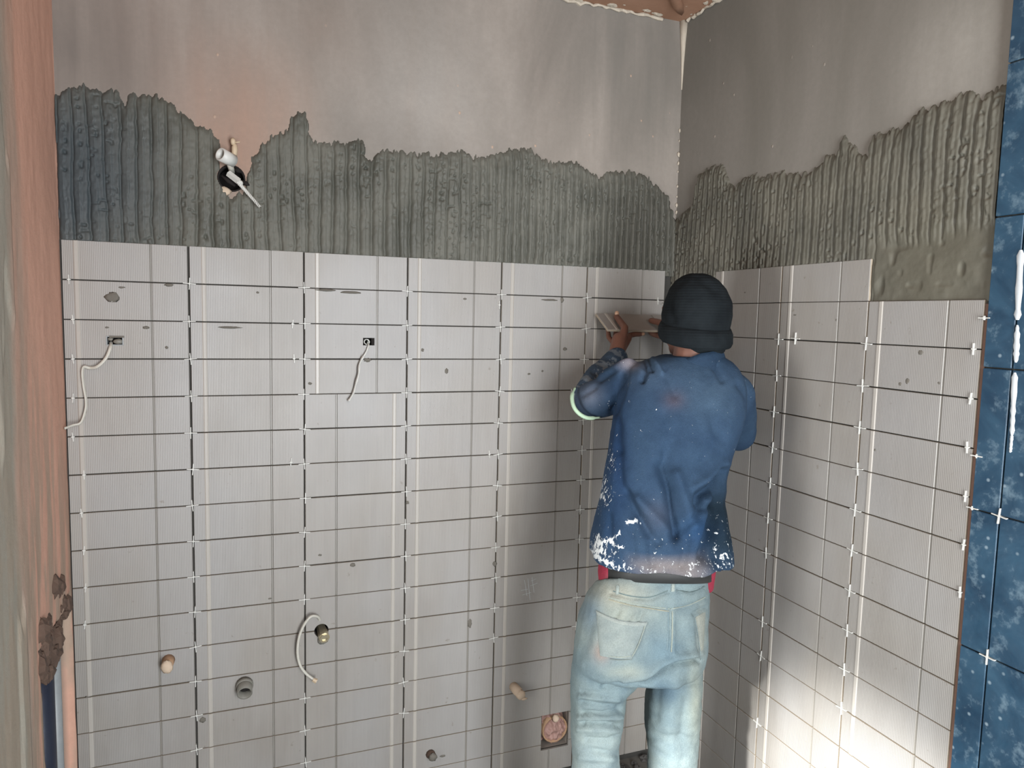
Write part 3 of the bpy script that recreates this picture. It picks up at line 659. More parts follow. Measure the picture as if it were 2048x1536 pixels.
def gauss(u, v, cx, cy, rx, ry): return np.exp(-(((u-cx)/rx)**2 + ((v-cy)/ry)**2))
def cloth_mat(name, rough=.85, weave=900, wv=.12):
    t = NT(name); a = t.n('ShaderNodeVertexColor', layer_name='tint'); b = t.n('ShaderNodeVertexColor', layer_name='mark'); p = t.pos()
    n = t.noise(p, 22, 5, .65); f = t.noise(p, 420, 2, .5)
    k = t.mix(t.ramp(n, .3, .7), (.80, .82, .85, 1), (1.12, 1.1, 1.08, 1)); c = t.mix(1., a.outputs[0], k, 'MULTIPLY')
    k2 = t.mix(t.ramp(f, .3, .7), (.88, .88, .88, 1), (1.1, 1.1, 1.1, 1)); c = t.mix(1., c, k2, 'MULTIPLY')
    sx = t.n('ShaderNodeSeparateColor'); t.l(b.outputs[0], sx.inputs[0])
    sn = t.noise(t.scaled(p, (1, 1, .75)), 110, 5, .68, .6); th = t.math('SUBTRACT', 1.0, sx.outputs[0])
    sp = t.ramp(t.math('SUBTRACT', sn, t.math('ADD', t.math('MULTIPLY', th, .42), .36)), 0, .025)
    c = t.mix(sp, c, lin((206, 212, 214)))
    return t.done(c, rough, t.bump(t.math('ADD', f, t.math('ADD', t.math('MULTIPLY', n, 2.), t.math('MULTIPLY', sp, 2.))), .4, .0025), spec=.15)
M_denim = cloth_mat('blue_denim_cloth'); M_jeans = cloth_mat('pale_dusty_jeans_cloth')
M_skin = plain('dark_brown_skin', (122, 84, 70), .5, var=.14, sc=50, bump=.25)
M_red = cloth_mat('crimson_cotton'); M_belt = plain('dark_belt', (36, 38, 38), .6)
def knit():
    t = NT('black_knit'); p = t.pos(); n = t.noise(p, 300, 3, .6); sx = t.n('ShaderNodeSeparateXYZ'); t.l(t.scaled(p, (1, 1, 1)), sx.inputs[0])
    r = t.math('SINE', t.math('MULTIPLY', sx.outputs[2], 900)); g = t.noise(p, 14, 3)
    return t.done(t.mix(t.ramp(g, .3, .7), lin((20, 24, 27)), lin((32, 37, 40))), .95, t.bump(t.math('ADD', n, t.math('MULTIPLY', r, .3)), .5, .002), spec=.1)
M_knit = knit()
M_nail = plain('pale_fingernail', (206, 168, 140), .35)
M_shoe = plain('dusty_dark_shoe', (70, 66, 62), .8); M_sole = plain('worn_rubber_sole', (96, 92, 86), .9)
M_trim = plain('pale_green_hem', (176, 204, 176), .8)

HD = at(1388, 628, 1.90)                     # head centre
man = empty('person', (at(1310, 1400, 1.82)[0], at(1310, 1400, 1.82)[1], 0), 'worker in black beanie, splashed denim jacket and pale jeans holding a tile, seen from behind', 'person')

# key joints
shL, shR = at(1275, 772, 1.90), at(1462, 770, 1.90)
elL, elR = at(1186, 796, 2.03), at(1476, 868, 2.08)
wrL, wrR = np.array([-.318, -.185, 1.476]), np.array([-.105, -.215, 1.50])
# ---- body: one continuous surface (head, neck, trunk, arms, hands, legs)
m = MB()
fd = Vector((-.03, .985, -.03)).normalized(); side = Vector((fd.y, -fd.x, 0)).normalized(); upv = side.cross(fd)
if upv.z < 0: upv = -upv
hd = Vector(HD)
def H3(s, f, z): return hd + side*s + fd*f + upv*z
def ell(c, rs, n=20, k=14):
    vs = []; fs = []
    for i in range(k+1):
        ph = math.pi*i/k
        for j in range(n):
            th = 2*math.pi*j/n; vs.append(c + side*rs[0]*math.sin(ph)*math.cos(th) + fd*rs[1]*math.sin(ph)*math.sin(th) + upv*rs[2]*math.cos(ph))
    for i in range(k):
        for j in range(n): fs.append((i*n+j, (i+1)*n+j, (i+1)*n+(j+1) % n, i*n+(j+1) % n))
    m.add(vs, fs)
ell(H3(0, .002, .010), (.066, .080, .078)); ell(H3(0, .022, -.045), (.060, .066, .072)); ell(H3(0, .052, -.088), (.034, .034, .028))
cap(m, H3(0, .083, -.002), H3(0, .100, -.036), .008, .014); cap(m, H3(-.013, .094, -.040), H3(.013, .094, -.040), .008)      # nose
cap(m, H3(-.020, .083, -.066), H3(.020, .083, -.066), .0085); cap(m, H3(-.017, .081, -.076), H3(.017, .081, -.076), .009)         # lips
cap(m, H3(-.038, .074, .016), H3(.038, .074, .016), .011)                                                                         # brow
for s in (-1, 1):
    ell(H3(s*.070, -.004, -.030), (.009, .017, .028)); ell(H3(s*.040, .066, -.03), (.018, .016, .016))
neck0 = Vector(at(1385, 742, 1.89)); limb(m, [H3(0, -.022, -.06), neck0], [.056, .060])
limb(m, [neck0, Vector(at(1370, 800, 1.88)), Vector(at(1355, 930, 1.86)), Vector(at(1340, 1080, 1.84)), Vector(at(1300, 1200, 1.83))], [.058, .095, .090, .085, .085])
for s, e, w_ in ((shL, elL, wrL), (shR, elR, wrR)):
    limb(m, [Vector(at(1368, 775, 1.90)), Vector(s), Vector(e)], [.045, .036, .030]); limb(m, [Vector(e), Vector(w_)], [.026, .021])
def hand(m, wrist, palm_dir, palm_nrm, thumb_side, fingers, thumb):
    """fingers: list of 4 joint lists (world points from knuckle to tip)"""
    w0 = Vector(wrist); out = []
    for i, f in enumerate(fingers):
        f = [Vector(q) for q in f]; r = (.0098, .0098, .0094, .0084)[i]; cap(m, w0 + (f[0]-w0)*.10, f[0], .019, .0150)
        limb(m, f, [r*1.08, r, r*.95, r*.86][:len(f)], 10); out.append(f[-1])
    th = [Vector(q) for q in thumb]; cap(m, w0 + (th[0]-w0)*.25, th[0], .015, .0135); limb(m, th, [.0145, .0118, .0104][:len(th)], 10); return out
# tile held between thumb (front) and fingers (behind and below)
Ta, Tb = np.array([-.316, -.035, 1.599]), np.array([-.320, -.122, 1.547])
def TP(s, t, off=0.0):    # s metres along, t 0 top..1 bottom, off outwards towards the room
    nrm = np.array([0, -.52, .855]); return Ta + np.array([s, 0, 0]) + (Tb-Ta)*t + nrm*off
pw = np.array([-.316, -.186, 1.478])
cap(m, (-.318, -.186, 1.480), (-.300, -.166, 1.520), .026, .024); cap(m, (-.300, -.166, 1.520), (-.272, -.150, 1.522), .021, .018)
hand(m, pw, None, None, 1,
     [[(-.262, -.150, 1.524), TP(.086, 1.02, -.016), TP(.112, .96, -.014), TP(.131, .93, -.016)],
      [(-.264, -.140, 1.510), TP(.070, .88, -.026), TP(.092, .66, -.021), TP(.104, .50, -.020)],
      [(-.274, -.132, 1.500), TP(.046, .86, -.034), TP(.058, .60, -.024), TP(.064, .42, -.021)],
      [(-.287, -.128, 1.495), TP(.022, .86, -.034), TP(.026, .64, -.024), TP(.028, .50, -.021)]],
     [(-.292, -.172, 1.530), (-.277, -.158, 1.558), TP(.054, .40, .0165)])
hand(m, wrR, None, None, 1,
     [[(-.128, -.170, 1.542), TP(.196, .98, -.018), TP(.184, .80, -.022), TP(.178, .66, -.020)],
      [(-.112, -.166, 1.536), TP(.212, .90, -.026), TP(.206, .66, -.023), TP(.202, .50, -.021)],
      [(-.094, -.166, 1.534), TP(.230, .90, -.027), TP(.228, .66, -.023), TP(.226, .50, -.021)],
      [(-.078, -.170, 1.532), TP(.246, .92, -.026), TP(.248, .72, -.023), TP(.248, .60, -.021)]],
     [(-.126, -.196, 1.545), (-.136, -.176, 1.572), TP(.176, .60, .0165)])
# legs
hipL, hipR = Vector(at(1240, 1290, 1.82)), Vector(at(1350, 1270, 1.885))
knL, knR = Vector(at(1192, 1500, 1.82)), Vector(at(1342, 1500, 1.905))
anL, anR = Vector((knL.x+.005, knL.y+.03, .10)), Vector((knR.x+.01, knR.y+.04, .10))
limb(m, [Vector(at(1300, 1200, 1.83)), hipL, knL, anL], [.06, .046, .038, .030]); limb(m, [Vector(at(1300, 1200, 1.83)), hipR, knR, anR], [.06, .046, .038, .030])
body = fuse(m, 'body', .0042, 2); body.data.materials.append(M_skin); adopt(body, man)
def part(o, mats=None, label=None):
    if mats is not None and not o.data.materials:
        o.data.materials.append(mats)
    adopt(o, man)
    if label: o['label'] = label
    return o
for s in (-1, 1):
    part(MB().ball(H3(s*.031, .074, -.004), .0105, 12, 8).build('eye', M_white, smooth=True))
for q in (TP(.054, .37, .0255), TP(.1345, .92, -.0245)): pass
nl = MB().ball(Vector(TP(.054, .36, .0215)) + Vector((-.001, -.004, .004)), .0078, 10, 7, (1, .8, 1.05)).build('thumbnail', M_nail, smooth=True); part(nl)
nl = MB().ball(Vector(TP(.134, .93, -.016)) + Vector((.003, -.005, .001)), .0068, 10, 7, (1.1, .75, .9)).build('fingernail', M_nail, smooth=True); part(nl)

# ---- jeans
m = MB()
loft(m, [ring(1164, 1192, 1416, 1.80, .226, .052), ring(1192, 1172, 1414, 1.795, .243, .034), ring(1240, 1156, 1412, 1.79, .26), ring(1285, 1149, 1411, 1.79, .27), ring(1308, 1147, 1407, 1.79, .26), ring(1326, 1148, 1400, 1.79, .245), ring(1334, 1155, 1385, 1.79, .21)])
def legloft(top, an, r, foot):
    loft(m, top + [(Vector(top[-1][0]).lerp(Vector((an.x, an.y, .16)), .5), r*1.05, r*1.08), (Vector((an.x, an.y, .14)), r*.98, r*1.05), (Vector((an.x, an.y+.005, .05)), r*1.05, r*1.2)])
legloft([ring(1310, 1146, 1310, 1.80, .20), ring(1345, 1143, 1282, 1.80, .19), ring(1375, 1142, 1252, 1.80, .175), ring(1430, 1141, 1246, 1.80, .165), ring(1480, 1142, 1236, 1.80, .16), ring(1530, 1145, 1238, 1.81, .16)], anL, .060, 1)
legloft([ring(1290, 1300, 1406, 1.86, .16), ring(1350, 1297, 1403, 1.90, .155), ring(1400, 1292, 1400, 1.89, .165), ring(1450, 1291, 1396, 1.90, .16), ring(1500, 1297, 1392, 1.90, .16), ring(1540, 1297, 1388, 1.90, .16)], anR, .060, 1)
jeans = fuse(m, 'jeans', .005, 6); jeans.data.materials.append(M_jeans)
js = [(p_, d_*1.3, w_) for p_, d_, w_ in [([(1400,1322),(1360,1328),(1338,1338),(1318,1352),(1296,1370),(1262,1372)], .014, 6), ([(1398,1310),(1355,1316),(1325,1328),(1298,1350),(1250,1362)], -.007, 9),
      ([(1205,1376),(1240,1370),(1275,1374)], .010, 4.5), ([(1165,1383),(1215,1392)], .005, 4), ([(1165,1402),(1200,1410),(1238,1413)], .007, 4.5), ([(1162,1393),(1236,1398)], -.006, 5),
      ([(1166,1425),(1205,1427),(1240,1420)], .009, 4.5), ([(1160,1436),(1240,1434)], -.008, 5), ([(1166,1445),(1200,1446),(1238,1452)], .009, 4.5), ([(1158,1458),(1236,1462)], -.006, 6),
      ([(1175,1478),(1215,1480),(1236,1470)], .006, 4.5), ([(1185,1500),(1232,1508)], .005, 5), ([(1160,1515),(1232,1520)], -.005, 7),
      ([(1222,1186),(1260,1196),(1300,1198),(1338,1182)], .004, 3.5), ([(1355,1180),(1385,1184),(1410,1175)], .005, 3.5),
      ([(1240,1205),(1290,1214),(1340,1218)], .0035, 3), ([(1342,1218),(1380,1212),(1412,1196)], .0035, 3), ([(1341,1218),(1341,1300)], .003, 3), ([(1345,1215),(1346,1305)], -.003, 4),
      ([(1238,1222),(1230,1236)], .003, 4), ([(1262,1226),(1258,1240)], .003, 4), ([(1285,1222),(1278,1240)], .004, 4), ([(1392,1230),(1396,1270),(1400,1320)], .004, 4),
      ([(1388,1228),(1402,1222),(1413,1214)], .007, 3.5), ([(1180,1250),(1160,1310)], .003, 12), ([(1310,1260),(1290,1300),(1250,1350)], .004, 14), ([(1360,1250),(1375,1300)], .003, 12),
      ([(1350,1365),(1340,1440),(1345,1530)], -.006, 16), ([(1318,1370),(1312,1440)], .004, 9), ([(1370,1400),(1362,1470)], .003, 8), ([(1300,1478),(1345,1470),(1390,1480)], .004, 7)]]
def wj(co, u, v): return .0032*fbm(co[:, 0]*22+co[:, 1]*9, co[:, 2]*30, 61) + .0022*fbm(co[:, 0]*8, co[:, 2]*60, 62)*(v > 1360)
co, u, v, bk_ = folds(jeans, js, wj)
c = np.tile(linc((122, 142, 148)), (len(co), 1)); nz = np.clip(fbm(co[:, 0]*14+co[:, 1]*7, co[:, 2]*12, 71)*1.5+.5, 0, 1)
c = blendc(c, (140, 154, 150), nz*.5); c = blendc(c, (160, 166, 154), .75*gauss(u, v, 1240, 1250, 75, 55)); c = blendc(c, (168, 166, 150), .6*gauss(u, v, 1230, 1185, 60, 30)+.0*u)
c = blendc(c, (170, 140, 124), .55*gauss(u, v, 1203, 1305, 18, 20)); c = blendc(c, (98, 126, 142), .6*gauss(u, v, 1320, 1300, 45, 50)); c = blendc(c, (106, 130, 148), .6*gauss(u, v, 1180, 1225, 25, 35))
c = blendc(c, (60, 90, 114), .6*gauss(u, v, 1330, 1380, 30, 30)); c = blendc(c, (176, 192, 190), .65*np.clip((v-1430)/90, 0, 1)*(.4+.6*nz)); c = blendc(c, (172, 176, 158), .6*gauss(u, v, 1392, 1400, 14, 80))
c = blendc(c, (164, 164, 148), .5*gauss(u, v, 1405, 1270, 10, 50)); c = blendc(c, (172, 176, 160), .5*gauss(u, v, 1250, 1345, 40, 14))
paint(jeans, c*JN); paint(jeans, np.repeat((.14 + .12*np.clip((v-1440)/100, 0, 1)+.1*gauss(u, v, 1190, 1235, 22, 22))[:, None], 3, 1), 'mark'); part(jeans)
bvh_cache = {}
def drape(surf, grid, off, thick, name, mat, col=None, mark=0.0, n=None):
    """lay a small cloth piece on a garment: grid of picture-plane guide points cast onto the cloth surface"""
    if surf.name not in bvh_cache:
        me = surf.data; cc, _ = getco(me); bvh_cache[surf.name] = BVHTree.FromPolygons([Vector(p) for p in cc], [tuple(p.vertices) for p in me.polygons])
    bv = bvh_cache[surf.name]; R_, C_ = grid.shape[:2]; vs = []; last = Vector((0, 0, 0))
    for i in range(R_):
        for k in range(C_):
            d = Vector(ray(*grid[i, k])).normalized(); h = bv.ray_cast(Vector(CAM), d)
            p, nn = (h[0], h[1]) if h[0] is not None else (last, Vector(-FW))
            last = p; edge_ = 0 if (i in (0, R_-1) or k in (0, C_-1)) else 1
            vs.append(p + nn*(off + thick*edge_))
    fs = [(i*C_+k, i*C_+k+1, (i+1)*C_+k+1, (i+1)*C_+k) for i in range(R_-1) for k in range(C_-1)]
    o = link(name, mesh(name, vs, fs, True), mat)
    if col is not None: paint(o, np.tile(linc(col), (len(vs), 1))); paint(o, np.full((len(vs), 3), mark), 'mark')
    o.modifiers.new('s', 'SMOOTH').iterations = 1
    return o
def quad(p00, p01, p11, p10, a, b):
    g = np.zeros((a, b, 2))
    for i in range(a):
        for k in range(b):
            s, t = k/(b-1), i/(a-1); g[i, k] = (1-t)*((1-s)*np.array(p00)+s*np.array(p01)) + t*((1-s)*np.array(p10)+s*np.array(p11))
    return g
g = quad((1192,1219),(1295,1242),(1264,1318),(1200,1312), 16, 18)
for k in range(18): g[:, k, 1] += 9*math.sin(math.pi*k/17)*np.linspace(1, .2, 16)
po = drape(jeans, g, .0008, .0022, 'pocket', M_jeans, (124, 134, 132), .14); adopt(po, man)
g = quad((1193,1221),(1295,1244),(1292,1251),(1195,1229), 4, 18)
for k in range(18): g[:, k, 1] += 9*math.sin(math.pi*k/17)
adopt(drape(jeans, g, .003, .0012, 'pocket_hem', M_jeans, (134, 142, 138), .1), man)
adopt(drape(jeans, quad((1390,1234),(1411,1222),(1406,1300),(1401,1304), 10, 6), .0008, .0018, 'pocket', M_jeans, (130, 134, 126), .1), man)
for x0, y0 in ((1343,1160), (1232,1166)): adopt(drape(jeans, quad((x0,y0+4),(x0+7,y0+4),(x0+6,y0+24),(x0-1,y0+24), 6, 3), .001, .003, 'belt_loop', M_jeans, (134, 144, 140), .1), man)

def seam(pts, w, off=.0006, th=.0006, col=(134, 142, 134)):
    P_ = [tuple(q) for q in smooth_path([(a, b, 0) for a, b in pts], 6)]; g = np.zeros((len(P_), 4, 2))
    for i, q in enumerate(P_):
        a = np.array(P_[max(i-1, 0)][:2]); b = np.array(P_[min(i+1, len(P_)-1)][:2]); t = (b-a)/np.linalg.norm(b-a); nn = np.array([-t[1], t[0]])
        for k in range(4): g[i, k] = np.array(q[:2]) + nn*w*(k/3-.5)
    adopt(drape(jeans, g, off, th, 'seam', M_jeans, col, .1), man)
seam([(1216,1194),(1262,1206),(1300,1213),(1340,1218)], 2.6); seam([(1342,1218),(1378,1210),(1411,1194)], 2.6); seam([(1218,1199),(1262,1211),(1338,1223)], 2.4, col=(140, 140, 124))
seam([(1345,1222),(1345,1260),(1343,1305)], 2.6); seam([(1336,1224),(1336,1262),(1334,1300)], 2.0, col=(110, 128, 134))
seam([(1218,1312),(1240,1314),(1262,1311)], 2.2, .003); seam([(1220,1318),(1240,1320),(1264,1318)], 2.2, .0015, .001, (110, 120, 118)); seam([(1290,1250),(1278,1285),(1264,1312)], 2.2, .003)
seam([(1226,1182),(1262,1192),(1300,1194),(1336,1181)], 2.4, col=(92, 106, 106)); seam([(1352,1180),(1384,1184),(1410,1172)], 2.4, col=(92, 106, 106)); seam([(1390,1236),(1397,1275),(1402,1322)], 2.2, col=(120, 134, 134))
# ---- undershirt and belt
m = MB(); loft(m, [ring(1085, 1206, 1428, 1.80, .19), ring(1120, 1200, 1430, 1.80, .195), ring(1150, 1196, 1426, 1.80, .19), ring(1172, 1199, 1424, 1.80, .175)])
us_ = fuse(m, 'undershirt', .006, 2); us_.data.materials.append(M_red)
co, u, v, _ = folds(us_, [([(1225,1130),(1215,1175)], .004, 6), ([(1240,1155),(1262,1146)], .004, 4)], lambda co, u, v: .003*fbm(co[:, 0]*25, co[:, 2]*25, 81))
paint(us_, blendc(np.tile(linc((142, 50, 66)), (len(co), 1)), (190, 150, 150), .7*gauss(u, v, 1222, 1162, 9, 10))); paint(us_, np.repeat((.2*gauss(u, v, 1222, 1162, 14, 12))[:, None], 3, 1), 'mark'); part(us_)
vs = []; n = 48; c0, a0, b0, _t = ring(1146, 1203, 1420, 1.80, .242)
for z, ex in ((-.016, 0), (-.014, .003), (.018, .003), (.020, 0)):
    for k in range(n):
        th = 2*math.pi*k/n; cx, sy = math.cos(th), math.sin(th); w_ = max(0, -sy)**.5
        vs.append(c0 + UR*math.copysign(abs(cx)**(2/2.4), cx)*(a0+ex-.006) + FW*math.copysign(abs(sy)**(2/2.4), sy)*(b0+ex) + np.array([0, 0, z - .030*sy + .004]))
fs = [(i*n+k, i*n+(k+1) % n, (i+1)*n+(k+1) % n, (i+1)*n+k) for i in range(3) for k in range(n)]
part(link('belt', mesh('belt', vs, fs, True), M_belt))

# ---- denim jacket
m = MB()
loft(m, [ring(1112, 1180, 1464, 1.80, .285), ring(1085, 1182, 1462, 1.80, .275), ring(1050, 1189, 1456, 1.80, .262), ring(1000, 1199, 1449, 1.805, .25), ring(950, 1208, 1450, 1.815, .24), ring(900, 1217, 1464, 1.83, .235),
         ring(860, 1223, 1478, 1.845, .235), ring(820, 1228, 1488, 1.86, .235), ring(780, 1236, 1490, 1.875, .225), ring(752, 1248, 1484, 1.885, .205), ring(734, 1262, 1474, 1.89, .18), ring(722, 1290, 1462, 1.893, .155), ring(712, 1322, 1446, 1.893, .13)])
limb(m, [Vector(at(1290, 770, 1.90)), Vector(at(1258, 778, 1.92)), Vector(at(1200, 797, 2.0)), Vector(at(1186, 798, 2.03))], [.058, .058, .056, .052])
limb(m, [Vector(at(1255, 745, 1.91)), Vector(at(1222, 765, 1.97))], [.036, .040])
limb(m, [Vector(at(1445, 775, 1.90)), Vector(at(1466, 790, 1.93)), Vector(at(1474, 835, 2.03)), Vector(elR)], [.055, .058, .056, .05])
limb(m, [Vector(elR), Vector(elR)*.45+Vector(wrR)*.55, Vector(wrR)*.9+Vector(elR)*.1], [.048, .043, .036])
jk = fuse(m, 'jacket', .005, 6); jk.data.materials.append(M_denim)
ss = [(p_, d_*1.45, w_*.92) for p_, d_, w_ in [([(1322,930),(1338,975),(1345,1030),(1352,1072)], .013, 13), ([(1252,985),(1275,1030),(1300,1068),(1318,1085)], .009, 9), ([(1275,1000),(1310,1035),(1335,1060)], -.009, 13), ([(1352,950),(1372,1010),(1385,1050)], -.012, 16),
      ([(1450,945),(1430,975),(1402,990),(1400,1005)], .020, 12), ([(1440,1010),(1400,1020),(1360,1070)], .008, 9), ([(1452,930),(1415,960),(1392,975)], -.008, 11), ([(1448,1000),(1436,1050),(1410,1110)], .012, 12), ([(1238,900),(1240,990),(1262,1030)], .004, 10),
      ([(1225,800),(1238,850),(1236,900)], .006, 9), ([(1232,735),(1262,718),(1290,712)], -.006, 7), ([(1285,715),(1292,740),(1284,760)], .010, 6), ([(1300,706),(1312,728),(1325,745)], -.007, 6), ([(1296,712),(1304,740)], .007, 5),
      ([(1330,740),(1350,790)], .004, 9), ([(1430,735),(1445,760)], .006, 7), ([(1478,770),(1500,800)], .005, 8), ([(1330,830),(1345,880),(1322,930)], .004, 14), ([(1420,820),(1440,880),(1400,930)], .004, 14),
      ([(1250,745),(1240,790),(1225,825)], .010, 8), ([(1200,760),(1222,745),(1240,735)], .006, 6), ([(1165,790),(1190,775)], .004, 6), ([(1300,1090),(1305,1130)], .005, 8), ([(1262,1060),(1268,1110)], .004, 9), ([(1375,1080),(1365,1130)], .005, 9), ([(1215,1030),(1225,1100)], .004, 9)]]
def wk(co, u, v):
    sg = lambda x, w: 1/(1+np.exp(-np.clip(x/w, -30, 30)))
    bx = np.interp(v, [930, 985, 1050, 1115, 1150], [1462, 1436, 1416, 1396, 1388]); g1 = sg(u-bx, 2.2)*sg(v-955, 12)
    cx = np.interp(v, [900, 960, 1020, 1080], [1322, 1332, 1342, 1350]); g2 = sg(u-cx, 3)*np.exp(-((u-cx)/34)**2)*sg(v-905, 18)*sg(1090-v, 10)
    lx = np.interp(v, [960, 1020, 1090], [1246, 1278, 1312]); g3 = sg(lx-u, 4)*np.exp(-((u-lx)/26)**2)*sg(v-950, 14)*sg(1095-v, 8)
    g1 = g1*sg(1446-u, 4)*sg(1128-v, 5)
    return -.020*g1 - .016*g2 - .012*g3 + wk0(co, u, v)
def wk0(co, u, v): return .0035*fbm(co[:, 0]*11+co[:, 1]*5, co[:, 2]*8, 63) + .0016*fbm(co[:, 0]*34, co[:, 2]*30, 64) + .004*np.sin(co[:, 0]*55+co[:, 1]*30)*np.clip((v-1010)/110, 0, 1)
co, u, v, _ = folds(jk, ss, wk)
# the hem: the jacket is cut short at the sides and hangs a little lower in the middle
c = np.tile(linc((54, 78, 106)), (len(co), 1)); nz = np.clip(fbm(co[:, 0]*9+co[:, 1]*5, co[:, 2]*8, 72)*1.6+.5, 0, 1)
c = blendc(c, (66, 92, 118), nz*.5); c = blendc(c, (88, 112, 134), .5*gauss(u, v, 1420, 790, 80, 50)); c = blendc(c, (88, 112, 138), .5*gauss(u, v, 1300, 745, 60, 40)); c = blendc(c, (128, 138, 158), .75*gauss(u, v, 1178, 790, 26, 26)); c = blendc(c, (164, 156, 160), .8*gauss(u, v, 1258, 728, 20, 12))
c = blendc(c, (28, 58, 98), .7*gauss(u, v, 1235, 900, 24, 130)); c = blendc(c, (32, 62, 98), .6*gauss(u, v, 1215, 1040, 24, 60)); c = blendc(c, (26, 42, 52), .9*np.clip(gauss(u, v, 1452, 1050, 30, 75)*1.3, 0, 1)); c = blendc(c, (108, 96, 106), .55*gauss(u, v, 1348, 800, 22, 18))  # dark teal blend paints the shade of the lower-right fold into the cloth
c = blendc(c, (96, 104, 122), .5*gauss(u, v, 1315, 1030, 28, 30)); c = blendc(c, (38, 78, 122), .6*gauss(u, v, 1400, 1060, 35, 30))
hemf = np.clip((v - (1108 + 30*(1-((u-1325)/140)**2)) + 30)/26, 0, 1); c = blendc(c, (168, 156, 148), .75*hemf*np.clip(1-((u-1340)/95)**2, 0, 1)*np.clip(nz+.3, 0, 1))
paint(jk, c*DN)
mk = .20 + .25*gauss(u, v, 1208, 1090, 28, 22) + .36*gauss(u, v, 1205, 985, 22, 34) + .30*gauss(u, v, 1222, 925, 14, 34) + .33*gauss(u, v, 1265, 1045, 14, 10) + .11*gauss(u, v, 1448, 1080, 20, 50) + .15*hemf + .10*np.clip((v-980)/120, 0, 1) + .3*gauss(u, v, 1216, 812, 8, 12) + .3*gauss(u, v, 1254, 770, 6, 8)
for pts_, w_, k_ in (([(1193,1088),(1214,1082),(1240,1066)], 4, .45), ([(1222,1086),(1246,1096)], 4, .45), ([(1194,1072),(1192,1108)], 7, .36), ([(1203,1098),(1212,1110)], 5, .36), ([(1252,1046),(1272,1040)], 4, .25), ([(1205,995),(1212,1006)], 5, .15), ([(1180,1105),(1240,1138)], 5, .3)):
    mk = mk + k_*np.exp(-(seg_dist(u, v, pts_)/w_)**2)
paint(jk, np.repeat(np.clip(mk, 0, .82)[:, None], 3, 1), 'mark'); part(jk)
# collar
cc0 = at(1388, 722, 1.885); n = 40; vs = []
for (dz, ra, rb) in ((-.020, .083, .082), (.018, .071, .072), (.030, .067, .068), (.029, .062, .063), (.0, .060, .060)):
    for k in range(n):
        th = 2*math.pi*k/n; wob = 1 + .05*math.sin(3*th+1); vs.append(cc0 + UR*math.cos(th)*ra*wob + FW*math.sin(th)*rb + np.array([0, 0, dz + .020*math.cos(th) - .006 - .006*abs(math.sin(th*2))]))
fs = [(i*n+k, i*n+(k+1) % n, (i+1)*n+(k+1) % n, (i+1)*n+k) for i in range(4) for k in range(n)]
co_ = link('collar', mesh('collar', vs, fs, True), M_denim); paint(co_, np.tile(linc((40, 58, 78)), (len(vs), 1))); paint(co_, np.full((len(vs), 3), .15), 'mark'); part(co_)
# forearm sleeve of the left arm and the pale hem at its elbow
m = MB(); limb(m, [Vector(at(1180, 790, 2.05)), Vector(at(1196, 762, 2.12)), Vector(at(1216, 738, 2.19)), Vector(wrL)+Vector((-.006, -.012, -.012))], [.046, .046, .040, .035])
fs_ = fuse(m, 'forearm_sleeve', .0045, 3); fs_.data.materials.append(M_denim)
co, u, v, _ = folds(fs_, [([(1160,768),(1195,752)], .006, 4), ([(1165,780),(1185,768)], .006, 4), ([(1185,745),(1215,748)], .006, 4), ([(1200,728),(1230,735)], .005, 4), ([(1215,716),(1240,726)], .005, 4)], lambda co, u, v: .0025*fbm(co[:, 0]*40, co[:, 2]*40, 82))
c = np.tile(linc((70, 88, 108)), (len(co), 1)); c = blendc(c, (150, 162, 170), .55*(fbm(co[:, 0]*60, co[:, 2]*60, 83) > .12).astype(float)); paint(fs_, c*.8); paint(fs_, np.full((len(co), 3), .3), 'mark'); part(fs_)
tp = smooth_path([at(1150, 776, 2.02), at(1144, 792, 1.985), at(1147, 812, 1.965), at(1158, 827, 1.96), at(1176, 836, 1.965), at(1200, 835, 1.97)], 5)
part(MB().tube(tp, [.0032]*4 + [.0055]*(len(tp)-7) + [.003]*3, 8).build('sleeve_hem', M_trim, smooth=True), label='pale green sleeve hem curling round the elbow')

# ---- beanie
m = MB()
loft(m, [ring(547, 1380, 1408, 1.90, .04), ring(551, 1367, 1420, 1.90, .09), ring(561, 1352, 1435, 1.90, .135), ring(578, 1341, 1449, 1.90, .175), ring(603, 1331, 1460, 1.90, .205), ring(630, 1325, 1461, 1.90, .212), ring(655, 1327, 1455, 1.90, .205), ring(672, 1329, 1453, 1.90, .200)], 32, 2.2)
bn = fuse(m, 'beanie', .0045, 4); bn.data.materials.append(M_knit)
folds(bn, [([(1335,600),(1345,640)], .005, 8), ([(1395,552),(1430,580)], .005, 9), ([(1350,570),(1370,556)], .004, 8), ([(1448,600),(1440,640)], .004, 8), ([(1380,600),(1390,640)], .003, 14)], lambda co, u, v: .0018*fbm(co[:, 0]*22, co[:, 2]*22, 84)); part(bn)
hc = at(1391, 665, 1.90); n = 44; vs = []
prof = ((.024, -.004), (.021, .006), (.008, .0115), (-.014, .012), (-.024, .007), (-.027, -.003))
for dz, dr in prof:
    for k in range(n):
        th = 2*math.pi*k/n; r_ = 1 + .012*math.sin(5*th); cx, sy = math.cos(th), math.sin(th)
        vs.append(hc + UR*cx*(.0830+dr)*r_ + FW*sy*(.103+dr)*r_ + np.array([0, 0, dz + .012*cx*(-.3) + .012*sy - (.004 if sy < 0 else 0) + .010*min(0, -cx)*0]))
fs = [(i*n+k, i*n+(k+1) % n, (i+1)*n+(k+1) % n, (i+1)*n+k) for i in range(len(prof)-1) for k in range(n)]
hb = link('folded_brim', mesh('folded_brim', vs, fs, True), M_knit); adopt(hb, man)
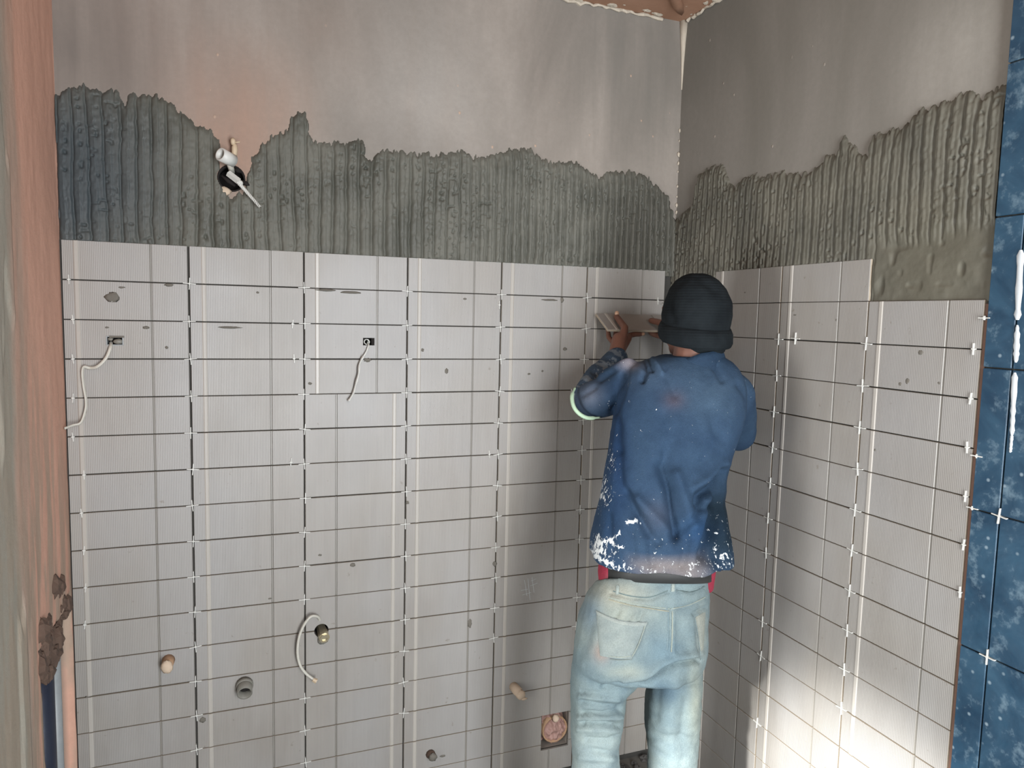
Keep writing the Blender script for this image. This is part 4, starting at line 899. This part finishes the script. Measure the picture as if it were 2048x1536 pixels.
hr = MB().ball(H3(.004, -.042, -.088), .056, 18, 12, (1.0, .86, .5), .01).build('hair', M_knit, smooth=True); adopt(hr, man)
# ---- shoes
for an in (anL, anR):
    m = MB(); vs = []; sec = [(-.075, .030, .075), (-.055, .038, .088), (-.02, .041, .092), (.03, .040, .078), (.08, .045, .058), (.13, .046, .045), (.165, .036, .036), (.185, .014, .024)]
    n = 14
    for (f_, w_, h_) in sec:
        for k in range(n):
            th = math.pi*2*k/n; x = math.cos(th)*w_; z = .022 + (math.sin(th)*.5+.5)*h_; p = Vector((an.x, an.y, 0)) + Vector((.25, .968, 0))*f_ + Vector((.968, -.25, 0))*x; vs.append((p.x, p.y, z))
    k_ = len(sec); fs = [(i*n+k, i*n+(k+1) % n, (i+1)*n+(k+1) % n, (i+1)*n+k) for i in range(k_-1) for k in range(n)] + [tuple(range(n))[::-1], tuple((k_-1)*n+k for k in range(n))]
    sh = m.add(vs, fs).build('shoe', M_shoe, smooth=True); adopt(sh, man)
    vs = []
    for z in (0, .026):
        for i in range(28):
            th = 2*math.pi*i/28; f_ = .055 + .135*math.cos(th); w_ = (.047 if math.cos(th) > 0 else .040)*math.sin(th); p = Vector((an.x, an.y, 0)) + Vector((.25, .968, 0))*f_ + Vector((.968, -.25, 0))*w_; vs.append((p.x, p.y, z))
    so = link('sole', mesh('sole', vs, [(i, (i+1) % 28, 28+(i+1) % 28, 28+i) for i in range(28)] + [tuple(range(28))[::-1], tuple(range(28, 56))]), M_sole)
    so.parent = sh; so.matrix_parent_inverse = Matrix.Translation(-Vector(man.location))@Matrix.Identity(4) if False else sh.matrix_parent_inverse.inverted() @ Matrix.Translation((0, 0, 0))
    so.matrix_parent_inverse = (Matrix.Translation(man.location) @ sh.matrix_parent_inverse).inverted()

# ---- the tile being set
ht = bpy.data.objects.new('held_tile', T_full); COL.objects.link(ht)
xa = Vector((1, 0, 0)); za = Vector(Ta-Tb).normalized(); ya = za.cross(xa).normalized(); za = xa.cross(ya)
mt = Matrix((xa, ya, za)).transposed().to_4x4(); mt.translation = Vector((Ta+Tb)/2) + xa*.1483; ht.matrix_world = mt
tag(ht, "loose grey tile tilted away from the wall in the worker's hands", 'tile')
